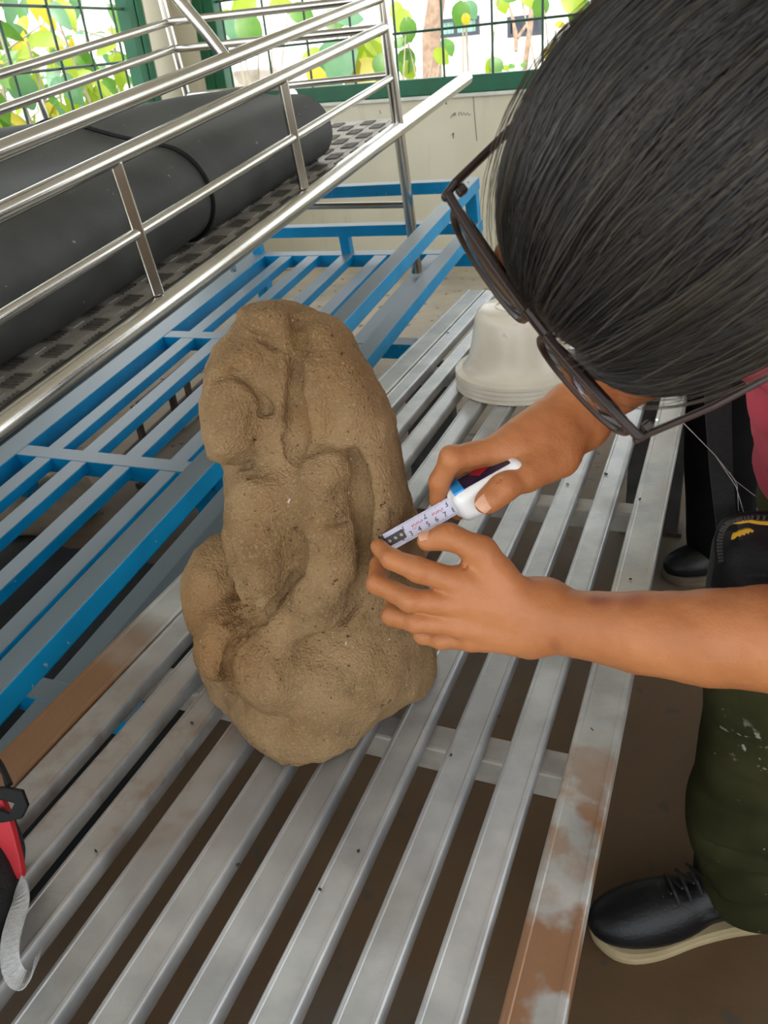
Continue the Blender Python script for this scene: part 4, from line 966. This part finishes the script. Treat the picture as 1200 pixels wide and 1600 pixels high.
f.chain([SHL, EL_, EL_ + (at(1200, 1000, .72) - EL_) * .2], [.052, .044, .040], .02); f.chain([SHR, ER_], [.052, .041], .02)
KL, KR = V(.475, .755, .48), V(.64, 1.0, .48)
f.chain([HIPL, (HIPL + KL) / 2], [.10, .08], .04); f.chain([HIPR, (HIPR + KR) / 2], [.10, .08], .04)
v3, q3 = f.nets()
ff = Field(HC - .17, HC + .17, .0032); f = ff                           # face: brow, nose, lips, ears
f.ell(HC, (HL, HF, HU), (.066, .084, .100), .008); f.ell(HC + HF * .036 - HU * .060, (HL, HF, HU), (.048, .052, .072), .02)
f.chain([HC + HF * .082 - HU * .01, HC + HF * .090 - HU * .045], [.006, .006], .01)
f.ell(HC + HF * .074 - HU * .075, (HL, HF, HU), (.024, .012, .009), .006); f.ell(HC + HF * .064 - HU * .11, (HL, HF, HU), (.022, .022, .018), .01)
for s_ in (-1, 1):
    f.ell(HC + HL * s_ * .068 - HF * .005 - HU * .02, (HL, HF, HU), (.008, .018, .030), .004)
    f.ell(HC + HL * s_ * .031 + HF * .092 - HU * .010, (HL, HF, HU), (.016, .010, .010), .006, 'sub')
    f.ell(HC + HL * s_ * .031 + HF * .083 - HU * .004, (HL, HF, HU), (.013, .011, .011), .002)
v4, q4 = f.nets()
person = thing('person', V(.5, .85, 0), 'person in crimson shirt and olive trousers bending over the table measuring the statue', 'person')
np_mesh('body', [(v1, q1), (v2, q2), (v3, q3), (v4, q4)], M['skin'], person)
def nail(c, d, nrm, L, W, th=.0022):
    d = unit(d); nrm = unit(nrm - d * (d @ nrm)); x = np.cross(d, nrm); mb = MB(); vs = []; fs = []; nu, nv_ = 7, 7
    for i in range(nu):
        for j in range(nv_):
            a = (i / (nu - 1) - .5) * 2; b = (j / (nv_ - 1) - .5) * 2; k = math.sqrt(max(0, 1 - .25 * b * b * (1 if b > 0 else .5)))
            vs.append(c + x * a * W / 2 * k + d * b * L / 2 * (1 - .12 * a * a) + nrm * (th * (1 - a * a) + .0002 - .0010 * b * b))
    for i in range(nu - 1):
        for j in range(nv_ - 1): fs.append((i * nv_ + j, (i + 1) * nv_ + j, (i + 1) * nv_ + j + 1, i * nv_ + j + 1))
    mb.add(vs, fs); return obj('fingernail', mb, M['nail'], person, smooth=True)
tc = lambda p: unit(CAM - p)
p = at(757, 787, .810); nail(p + tc(p) * .0106, at(750, 797, .81) - at(772, 772, .81), tc(p), .016, .0155, .0024)
p = at(666, 845, .808); nail(p + unit(tc(p) + UP * .75 - RT * .2) * .0088, at(640, 848, .81) - at(680, 841, .808), unit(tc(p) + UP * .8), .013, .012, .002)
p = at(590, 852, .828); (lambda *a: None)(p + unit(tc(p) * .5 - RT + UP * .3) * .0076, at(584, 838, .835) - at(600, 868, .82), unit(tc(p) * .5 - RT), .010, .009, .0016)
# clothes
def cloth(name, build, lo, hi, h, m, parent, wr=.006, wscale=14, seed=3):
    f = Field(lo, hi, h); build(f); v, q = f.nets(); n_ = vnormals(v, q)
    v += n_ * (vnoise(v * V(1, 1, .6), wscale, seed) * wr + vnoise(v, wscale * 2.6, seed + 1) * wr * .35)[:, None]
    v[:, 2] = np.maximum(v[:, 2], .012)
    return np_mesh(name, [(v, q)], m, parent)
def shirt_b(f):
    mid = (NB + HIPC) / 2 + V(.02, .0, .0)
    f.chain([NB + (HIPC - NB) * .03, mid, HIPC + V(-.03, -.02, 0)], [.115, .142, .150], .05)
    f.chain([SHL, NB], [.066, .088], .04); f.chain([SHR, NB], [.066, .088], .04)
    f.cone(SHL, SHL + (EL_ - SHL) * .55, .066, .062, .03); f.cone(SHR, SHR + (ER_ - SHR) * .55, .066, .060, .03)
    f.ell(V(.51, .64, .84), AX, (.09, .10, .07), .04)
    f.chain([at(1262, 610, .74), at(1266, 722, .90), at(1300, 700, .95)], [.052, .050, .07], .02)
cloth('shirt', shirt_b, V(.10, .25, .55), V(.95, 1.15, 1.28), .009, M['shirt'], person, .005, 12)
def trou_b(f):
    f.chain([HIPC + V(-.06, -.03, -.02), HIPC], [.13, .15], .04)
    f.chain([at(1256, 772, .955), at(1310, 790, .99)], [.052, .07], .02)
    AL, AR = V(.487, .752, .10), V(.735, 1.0, .08)
    f.chain([HIPL, KL, AL + V(0, 0, .14), AL], [.118, .093, .096, .080], .03); f.chain([HIPR, KR, AR], [.118, .09, .078], .03)
    f.ell(AL + V(-.028, -.005, .10), AX, (.075, .075, .10), .03); f.ell(AL + V(.0, .0, -.02), AX, (.086, .082, .05), .03)
    for k in range(6):
        z = .10 + k * .06; a = AL + V(-.10, -.03, z - .10); f.chain([a, a + V(.05, -.062, .02 + rng.uniform(-.01, .02)), a + V(.12, -.075, rng.uniform(.0, .07))], [.004, .007, .004], .02, 'sub')
    f.chain([AL + V(-.07, -.05, .03), AL + V(.0, -.085, .06), AL + V(.08, -.07, .02)], [.010, .014, .010], .02); f.chain([AL + V(-.085, -.02, .13), AL + V(-.02, -.09, .16), AL + V(.06, -.08, .24)], [.012, .012, .008], .025)
    f.plane_cut((0, 0, .058), V(-.12, .05, -.99), .004)
cloth('trousers', trou_b, V(.30, .55, .0), V(.98, 1.2, 1.05), .0085, M['olive'], person, .006, 11, 9)
def shoe(parent, toe, dirv, m_up, m_sole, L=.275, res=.0045, thick=.026):
    d = unit(V(dirv[0], dirv[1], 0)); s = np.cross(ZV, d); c = toe - d * L / 2               # d points to the toe
    outline = [(-.5, 0), (-.47, .028), (-.38, .036), (-.2, .034), (0, .038), (.2, .048), (.34, .048), (.43, .038), (.485, .018), (.5, 0), (.485, -.02), (.43, -.036), (.32, -.044), (.15, -.038), (-.05, -.030), (-.25, -.032), (-.40, -.033), (-.47, -.024)]
    # smooth the outline
    pts = []; n = len(outline)
    for i in range(n):
        p0, p1_, p2_, p3_ = [V(*outline[(i + k) % n]) for k in (-1, 0, 1, 2)]
        for t in (0, .33, .66): pts.append(.5 * ((2 * p1_) + (-p0 + p2_) * t + (2 * p0 - 5 * p1_ + 4 * p2_ - p3_) * t * t + (-p0 + 3 * p1_ - 3 * p2_ + p3_) * t ** 3))
    mb = MB(); poly = [(a * L * 1.035, b * 1.10) for a, b in pts]
    lay = [(0, .985), (.004, 1.0), (thick * .45, 1.0), (thick * .5, .985), (thick * .55, 1.0), (thick, .99), (thick, .90)]
    vs = [c + d * a * k + s * b * k + ZV * z for z, k in lay for a, b in poly]; m = len(poly)
    fs = [(i * m + j, i * m + (j + 1) % m, (i + 1) * m + (j + 1) % m, (i + 1) * m + j) for i in range(len(lay) - 1) for j in range(m)] + [tuple(range(m))[::-1], tuple(range((len(lay) - 1) * m, len(lay) * m))]
    mb.add(vs, fs)
    root = obj('shoe', MB_dummy(), m_up, parent) if False else None
    f = Field(c - V(.19, .19, .01), c + V(.19, .19, .2), res)
    A = (d, s, ZV); q = lambda a, b, z: c + d * a * L + s * b + ZV * z
    f.ell(q(.27, .003, thick + .012), A, (.078, .046, .040), .015); f.ell(q(.10, .003, thick + .020), A, (.075, .040, .045), .025)
    f.ell(q(-.28, 0, thick + .02), A, (.062, .034, .045), .02); f.chain([q(-.12, 0, thick + .04), q(-.22, 0, thick + .085)], [.036, .038], .02)
    f.chain([q(-.02, .036, thick + .030), q(-.3, .034, thick + .040)], [.004, .004], .006)
    f.plane_cut(q(0, 0, thick - .004), V(0, 0, -1), .003)
    v, qq = f.nets(); sh = np_mesh('shoe', [(v, qq)], m_up, parent)
    obj('sole', mb, m_sole, sh, smooth=True)
    mb = MB()
    for k in range(4):
        a = .16 - k * .055; z = thick + .056 + k * .008
        mb.tube([q(a, -.026, z - .008), q(a + .012, -.01, z + .006), q(a + .012, .012, z + .006), q(a, .028, z - .008)], .0024, 6)
        mb.tube([q(a, -.026, z - .008), q(a - .03, .012, z + .010)], .0022, 6)
    obj('lace', mb, M['lace'], sh, smooth=True)
    return sh
shoe(person, V(.247, .735, 0), V(-.99, -.06, 0), M['leather'], M['sole'], .29)
shoe(person, V(.560, .975, 0), V(-.99, -.06, 0), M['leather'], M['sole'], .27)
# hair: cap under thousands of strands combed from the back of the head over the forehead
f = Field(HC - .17, HC + .17, .0035)
f.ell(HC, (HL, HF, HU), (.078, .092, .108), .01); f.ell(HC - HF * .03 - HU * .05, (HL, HF, HU), (.075, .075, .10), .02)
f.ell(HC + HF * .105 - HU * .095, (HL, HF, HU), (.080, .060, .080), .02, 'sub')
for s_ in (-1, 1): f.ell(HC + HL * s_ * .085 + HF * .055 - HU * .075, (HL, HF, HU), (.030, .045, .05), .02, 'sub')
v, q = f.nets(); hair = np_mesh('hair', [(v, q)], M['hair'], person)
def strands(name, n, r, m, lift, seed, emin, emax, fly=0.0):
    g = np.random.default_rng(seed); K = 14
    clump = g.uniform(0, 2 * np.pi, 420); cend = g.uniform(emin, emax, 420); ctw = g.normal(size=420) * .10; clift = g.uniform(0, 1, 420)
    allp = []; allr = []
    for i in range(n):
        ci = g.integers(420); lock = g.random() < .85
        ph = clump[ci] + g.normal() * .030 if lock else g.uniform(0, 2 * np.pi)
        up_ = math.sin(ph); th0 = math.radians(g.uniform(3, 95))
        th1 = math.radians((cend[ci] if lock else g.uniform(emin, emax)) + g.normal() * 4); 
        if up_ < 0: th1 = math.radians(105 + g.uniform(-15, 12))
        if th1 < th0 + .25: th1 = th0 + .25
        tw = (ctw[ci] if lock else g.normal() * .12) + g.normal() * .03; w1 = g.normal() * .012; ws = g.uniform(3, 7); wp = g.uniform(0, 6)
        off = 1.0 + (clift[ci] if lock else g.random()) * lift * .6 + g.uniform(0, lift * .4); pts = []; fl_ = fly * g.uniform(0, .16)
        for k in range(K):
            t = k / (K - 1); th = th0 + (th1 - th0) * t; p_ = ph + tw * t + w1 * math.sin(ws * t * 3 + wp)
            o = off + fl_ * t; sn = math.sin(th) if th < math.pi / 2 else math.sin(th) ** .72; cs = math.cos(th)
            fr = 1.0 if cs > 0 else .86
            q_ = HC + HF * (-cs * .097 * o * fr) + HL * (sn * math.cos(p_) * .0815 * o) + HU * (sn * math.sin(p_) * .1145 * o)
            if cs < 0: q_ = q_ + V(0, 0, -.010) * (cs * cs)
            pts.append(q_)
        allp.append(pts); allr.append(r * g.uniform(.6, 1.3))
    P = np.array(allp); R_ = np.array(allr); d = np.gradient(P, axis=1); d /= np.linalg.norm(d, axis=2)[..., None] + 1e-9
    o = P - HC; x = np.cross(d, o); x /= np.linalg.norm(x, axis=2)[..., None] + 1e-9; y = np.cross(d, x)
    tap = np.interp(np.linspace(0, 1, K), [0, .1, .8, 1], [.5, 1, .9, .25])
    ring = np.stack([P + (x * math.cos(a) + y * math.sin(a)) * (R_[:, None, None] * tap[None, :, None]) for a in (0, 2.094, 4.188)], 2)
    V_ = ring.reshape(-1, 3); base = (np.arange(n) * K * 3)[:, None, None]; kk = (np.arange(K - 1) * 3)[None, :, None]; jj = np.arange(3)[None, None, :]
    a = base + kk + jj; b = base + kk + (jj + 1) % 3; F_ = np.stack([a, b, b + 3, a + 3], -1).reshape(-1, 4)
    return np_mesh(name, [(V_, F_)], m, hair)
strands('strands', 11000, .00040, M['hair'], .05, 11, 128, 168)['kind'] = 'stuff'
strands('loose_strands', 240, .00020, M['hair_brown'], .07, 12, 120, 165, .6)['kind'] = 'stuff'
# ================================================================== SUNGLASSES
G1, G2 = at(692, 312, .392), at(990, 690, .392)
gl = unit(G2 - G1); gc = (G1 + G2) / 2; gd = unit(FW - .10 * IMF); gd = unit(gd - gl * (gd @ gl)); gn = np.cross(gl, gd); gn = gn if gn @ HF > 0 else -gn
glasses = thing('sunglasses', gc, 'dark brown plastic sunglasses worn on the bent head', 'sunglasses')
W2 = np.linalg.norm(G2 - G1) / 2
def gp(a, b, c=0.0): return gc + gl * a + gd * b + gn * (c - .55 * (a * a) * 1.6)
for s_ in (-1, 1):
    cx = s_ * W2 * .52; out = []
    for k in range(40):
        t = 2 * math.pi * k / 40; e = 2 / 2.7
        xx = math.copysign(abs(math.cos(t)) ** e, math.cos(t)) * W2 * .43; yy = math.copysign(abs(math.sin(t)) ** e, math.sin(t)) * .0225
        yy *= 1 + .08 * s_ * (xx / W2); out.append((cx + xx, .023 + yy))
    mb = MB(); mb.tube([gp(a, b) for a, b in out], .0023, 8, closed=True); rim = obj('rim', mb, M['frame'], glasses, smooth=True)
    mb = MB(); vs = [gp(cx, .023, .0028)] + [gp(cx + (a - cx) * .55, .023 + (b - .023) * .55, .0018) for a, b in out] + [gp(a, b, 0) for a, b in out]
    fs = [(0, 1 + k, 1 + (k + 1) % 40) for k in range(40)] + [(1 + k, 41 + k, 41 + (k + 1) % 40, 1 + (k + 1) % 40) for k in range(40)]
    mb.add(vs, fs); obj('lens', mb, M['lens'], glasses, smooth=True)
    mb = MB(); 
    n = 10
    bp_ = [gp(s_ * W2 * (.10 + .91 * k / n), -.001, .0016) for k in range(n + 1)]; mb.ribbon(bp_, [gd] * (n + 1), .0062, .0042, [gn] * (n + 1))   # thick brow bar
    obj('brow_bar', mb, M['frame'], rim, bevel=.001)
    hp = gp(s_ * W2, .001, -.001)
    tp = [at(692, 312, .392), at(712, 285, .390), at(822, 178, .395), at(905, 100, .40)] if s_ < 0 else [at(990, 690, .392), at(1012, 678, .393), at(1112, 636, .405), at(1200, 590, .42)]
    mb = MB(); 
    mb.ribbon(tp, [gd] * 4, .0058, .0036, [unit(np.cross(gd, tp[2] - tp[0]))] * 4)
    tm = obj('temple', mb, M['frame'], glasses, bevel=.0012)
    mb = MB(); mb.box(hp - gn * .004 + gl * (-s_) * .002, (gl, gd, gn), (.0022, .0028, .0026)); obj('hinge', mb, M['frame'], tm, bevel=.001)
    mb = MB(); mb.tube([hp - gn * .008 - gl * s_ * .002 - gd * .004, hp - gn * .008 - gl * s_ * .002 - gd * .0055], .0005, 8); obj('screw', mb, M['chrome'], tm, smooth=True)
    mb = MB(); mb.tube([gp(s_ * .010, .012, -.001), gp(s_ * .011, .012, -.009), gp(s_ * .009, .016, -.012)], [.001, .0012, .0035], 8); obj('nose_pad', mb, M['chrome'], glasses, smooth=True)
mb = MB(); mb.tube([gp(-.011, .008), gp(-.005, .004, .001), gp(.005, .004, .001), gp(.011, .008)], .0022, 8); mb.tube([gp(-.012, -.001, .001), gp(.012, -.001, .001)], .0024, 8); obj('bridge', mb, M['frame'], glasses, smooth=True)
# ================================================================== SLING BAG
BC = at(1248, 880, .86); bx = unit(RT * V(1, 1, 0)); by = np.cross(ZV, bx); bz = unit(ZV - FW * .25 * 0)
bag = thing('sling_bag', BC - ZV * .07, 'small black nylon sling bag with yellow trim hanging in front of the olive trousers', 'bag')
f = Field(BC - .16, BC + .16, .0032); A = (bx, by, ZV)
f.rbox(BC - ZV * .008, A, (.088, .045, .060), .034, .01); f.rbox(BC - by * .040 - ZV * .022, A, (.080, .022, .042), .018, .008)
f.chain([BC - bx * .08 - by * .047 + ZV * .022, BC + bx * .08 - by * .047 + ZV * .022], [.0025, .0025], .005, 'sub')
f.chain([BC - bx * .055 - by * .063 - ZV * .045, BC - bx * .057 - by * .063 - ZV * .006, BC + bx * .06 - by * .063 - ZV * .001], [.0016, .0016, .0016], .004, 'sub')
v, q = f.nets(); v += vnormals(v, q) * (vnoise(v, 30, 8) * .0025)[:, None]; bb = np_mesh('body', [(v, q)], M['bag'], bag)
def bp_(px, py, yo): r = ray(px, py); return CAM + r * (((BC - by * yo - CAM) @ by) / (r @ by))     # on the front plane of the bag
arc = [bp_(x, y, .046) for x, y in ((1124, 872), (1122, 856), (1122, 840), (1126, 826), (1133, 816), (1143, 810), (1155, 807), (1172, 805), (1200, 805), (1240, 806), (1290, 810))]
mb = MB(); mb.tube(arc, .0040, 8); zp = obj('zip', mb, M['strap'], bag, smooth=True)
mb = MB()
for i in range(len(arc) - 1):
    m_ = max(3, int(np.linalg.norm(arc[i + 1] - arc[i]) / .0045))
    for k in range(m_):
        p = arc[i] + (arc[i + 1] - arc[i]) * k / m_; dd = unit(arc[i + 1] - arc[i]); mb.box(p - by * .0040, (dd, np.cross(dd, by), by), (.0010, .0022, .0014))
obj('zip_tooth', mb, M['zip'], zp)['kind'] = 'stuff'
def flat(name, px, m, yo, parent):
    P_ = [bp_(x, y, yo) for x, y in px]; mb = MB(); mb.prism([((p - P_[0]) @ bx, (p - P_[0]) @ ZV) for p in P_], P_[0], bx, ZV, -by, .002); return obj(name, mb, m, parent)
flat('yellow_piping', [(1143, 817), (1155, 812), (1168, 810), (1185, 813), (1230, 815), (1290, 818), (1290, 826), (1230, 822), (1185, 818), (1168, 815), (1155, 817)][::-1], M['yellow'], .0465, bag)
flat('yellow_emblem', [(1142, 842), (1143, 837), (1145, 832), (1150, 831), (1155, 828), (1160, 827), (1165, 825), (1172, 825), (1177, 828), (1174, 831), (1171, 829), (1168, 833), (1165, 831), (1162, 835), (1158, 834), (1155, 837), (1151, 836), (1147, 840)][::-1], M['yellow'], .0465, bag)
sp = [at(1122, 560, .60), at(1122, 640, .66), at(1127, 740, .76), at(1136, 830, .83), at(1132, 880, .84), at(1126, 915, .845), at(1150, 950, .85)]
mb = MB(); mb.ribbon(sp, [RT * 1.0] * 7, .021, .002, [FW] * 7); obj('strap', mb, M['web'], bag)
mb = MB(); mb.tube([at(1062, 655, .60), at(1118, 712, .70), at(1150, 760, .76), at(1162, 800, .80)], .0004, 5); mb.tube([at(1118, 712, .70), at(1150, 752, .76), at(1180, 775, .80)], .00035, 5); mb.tube([at(1140, 738, .74), at(1152, 758, .77), at(1154, 798, .80)], .0003, 5)
obj('loose_cord', mb, M['grey_web'], bag, smooth=True)
# ================================================================== BACKPACK at the lower left
kc = on_table(-135, 1470)
pack = thing('backpack', V(kc[0], kc[1], TZ), 'black and red backpack with grey webbing loop at the near left end of the table', 'backpack')
f = Field(V(kc[0] - .19, kc[1] - .2, TZ - .01), V(kc[0] + .19, kc[1] + .22, TZ + .36), .006)
f.rbox(V(kc[0], kc[1], TZ + .05), AX, (.095, .10, .05), .035, .01); f.ell(V(kc[0] + .01, kc[1] - .01, TZ + .05), AX, (.098, .09, .055), .03)
v, q = f.nets(); v += vnormals(v, q) * (vnoise(v, 18, 3) * .006)[:, None]; v[:, 2] = np.maximum(v[:, 2], TZ + .001); np_mesh('body', [(v, q)], M['bag'], pack)
def patch(name, px, m, d, t=.004, parent=pack):
    mb = MB(); o = at(px[0][0], px[0][1], d); mb.prism([((x - px[0][0]) * d / F_PX, -(y - px[0][1]) * d / F_PX) for x, y in px][::-1], o, RT, UP, FW, t); return obj(name, mb, m, parent, bevel=.0012)
patch('red_panel', [(-40, 1250), (3, 1250), (10, 1268), (20, 1300), (30, 1340), (35, 1368), (33, 1376), (26, 1374), (14, 1352), (4, 1338), (-40, 1320)], M['red'], .80, .010)
bk = patch('buckle', [(-30, 1232), (8, 1231), (34, 1236), (43, 1260), (33, 1280), (4, 1286), (-30, 1286), (-30, 1264), (0, 1266), (14, 1272), (22, 1256), (6, 1251), (-30, 1250)], M['strap'], .79, .006)
sp = [(27, 1378), (36, 1392), (30, 1425), (17, 1455), (14, 1490), (18, 1520), (33, 1537), (47, 1529), (56, 1510), (57, 1498), (62, 1484)]
dz = [.795, .785, .77, .755, .745, .74, .738, .742, .75, .757, .765]
ti = np.linspace(0, len(sp) - 1, 41); ii = np.arange(len(sp)); sm = lambda a: np.convolve(np.pad(np.interp(ti, ii, a), 3, 'edge'), np.ones(7) / 7, 'valid')
pts = [at(x, y, d) for x, y, d in zip(sm([q_[0] for q_ in sp]), sm([q_[1] for q_ in sp]), sm(dz))]; sd = []
for i in range(len(pts)):
    dd = unit(pts[min(i + 1, len(pts) - 1)] - pts[max(i - 1, 0)]); k = min(1, max(0, (i / 4 - 4) / 3)); sd.append(unit(np.cross(dd, FW) * (1 - .7 * k) + FW * .9 * k))
mb = MB(); mb.ribbon(pts, sd, .0175, .0016, [unit(np.cross(unit(pts[min(i + 1, len(pts) - 1)] - pts[max(i - 1, 0)]), s_)) for i, s_ in enumerate(sd)]); obj('webbing_loop', mb, M['grey_web'], pack)
mb = MB(); mb.tube([at(-30, 1150, .82), at(2, 1196, .81), at(16, 1226, .795)], .0028, 6); mb.tube([at(-30, 1165, .82), at(6, 1208, .81), at(14, 1236, .795)], .0022, 6); obj('cord', mb, M['strap'], pack, smooth=True)
# ================================================================== SECOND PERSON, mostly hidden behind the first
p2r = thing('person', V(.80, 1.66, 0), 'standing person in black trousers and black shoes, mostly hidden behind the bending person', 'person')
FL, FR = V(.795, 1.63, 0), V(1.05, 1.90, 0); HP = V(.84, 1.74, .88)
def body2(f):
    f.chain([HP, HP + V(.02, 0, .28), HP + V(.02, 0, .46)], [.12, .125, .11], .05); f.chain([HP + V(.02, 0, .5), HP + V(0, 0, .62)], [.05, .05], .02)
    f.ell(HP + V(-.01, 0, .74), AX, (.095, .075, .115), .02); f.chain([HP + V(-.105, 0, .73), HP + V(-.115, 0, .70)], [.008, .012], .01)
    for s_ in (-1, 1):
        sh = HP + V(.02, .19 * s_, .48); el = HP + V(.03, .25 * s_, .2); wr_ = HP + V(-.08, .25 * s_, -.02)
        f.chain([HP + V(.02, 0, .47), sh, el, wr_], [.06, .055, .042, .028], .02); f.chain([wr_, wr_ + V(-.03, 0, -.08)], [.03, .026], .01)
        for k in range(4): f.chain([wr_ + V(-.03 + .016 * (k - 1.5), 0, -.08), wr_ + V(-.035 + .018 * (k - 1.5), .004, -.125), wr_ + V(-.03 + .018 * (k - 1.5), .01, -.155 + .008 * abs(k - 1.5))], [.009, .008, .007], .003)
        f.chain([wr_ + V(-.03, -.015 * s_, -.03), wr_ + V(-.06, -.03 * s_, -.08)], [.012, .009], .005)
f = Field(V(.60, 1.40, .6), V(1.05, 2.1, 1.75), .008); body2(f); v, q = f.nets(); np_mesh('body', [(v, q)], M['skin'], p2r)
def tr2(f):
    f.chain([HP + V(0, 0, .06), HP], [.135, .14], .03)
    for ft, s_ in ((FL, -1), (FR, 1)):
        f.chain([HP + V(0, .085 * s_, -.02), ft + V(-.03, .0, .5), ft + V(.0, 0, .07)], [.115, .093, .070], .03)
    f.plane_cut((0, 0, .05), V(0, 0, -1), .004)
cloth('trousers', tr2, V(.6, 1.4, .0), V(1.1, 2.1, 1.1), .011, M['black_cloth'], p2r, .007, 9, 5)
def sh2(f):
    f.chain([HP + V(.0, 0, .02), HP + V(.02, 0, .28), HP + V(.02, 0, .46)], [.142, .138, .122], .05)
    for s_ in (-1, 1):
        sh = HP + V(.02, .19 * s_, .48); el = HP + V(.03, .25 * s_, .2); f.chain([HP + V(.02, 0, .47), sh, sh + (el - sh) * .6], [.07, .068, .06], .02)
cloth('shirt', sh2, V(.6, 1.35, .7), V(1.1, 2.15, 1.5), .011, M['black_cloth'], p2r, .006, 9, 6)
f = Field(HP + V(-.2, -.2, .6), HP + V(.2, .2, .92), .007); f.ell(HP + V(.01, 0, .76), AX, (.098, .084, .112), .01); f.ell(HP + V(-.10, 0, .70), AX, (.07, .08, .09), .02, 'sub'); v, q = f.nets(); np_mesh('hair', [(v, q)], M['hair'], p2r)
shoe(p2r, V(.665, 1.605, 0), V(-.98, -.12, 0), M['leather'], M['brown_sole'], .29, .006); shoe(p2r, V(.91, 1.90, 0), V(-.99, .1, 0), M['leather'], M['brown_sole'], .29, .006)
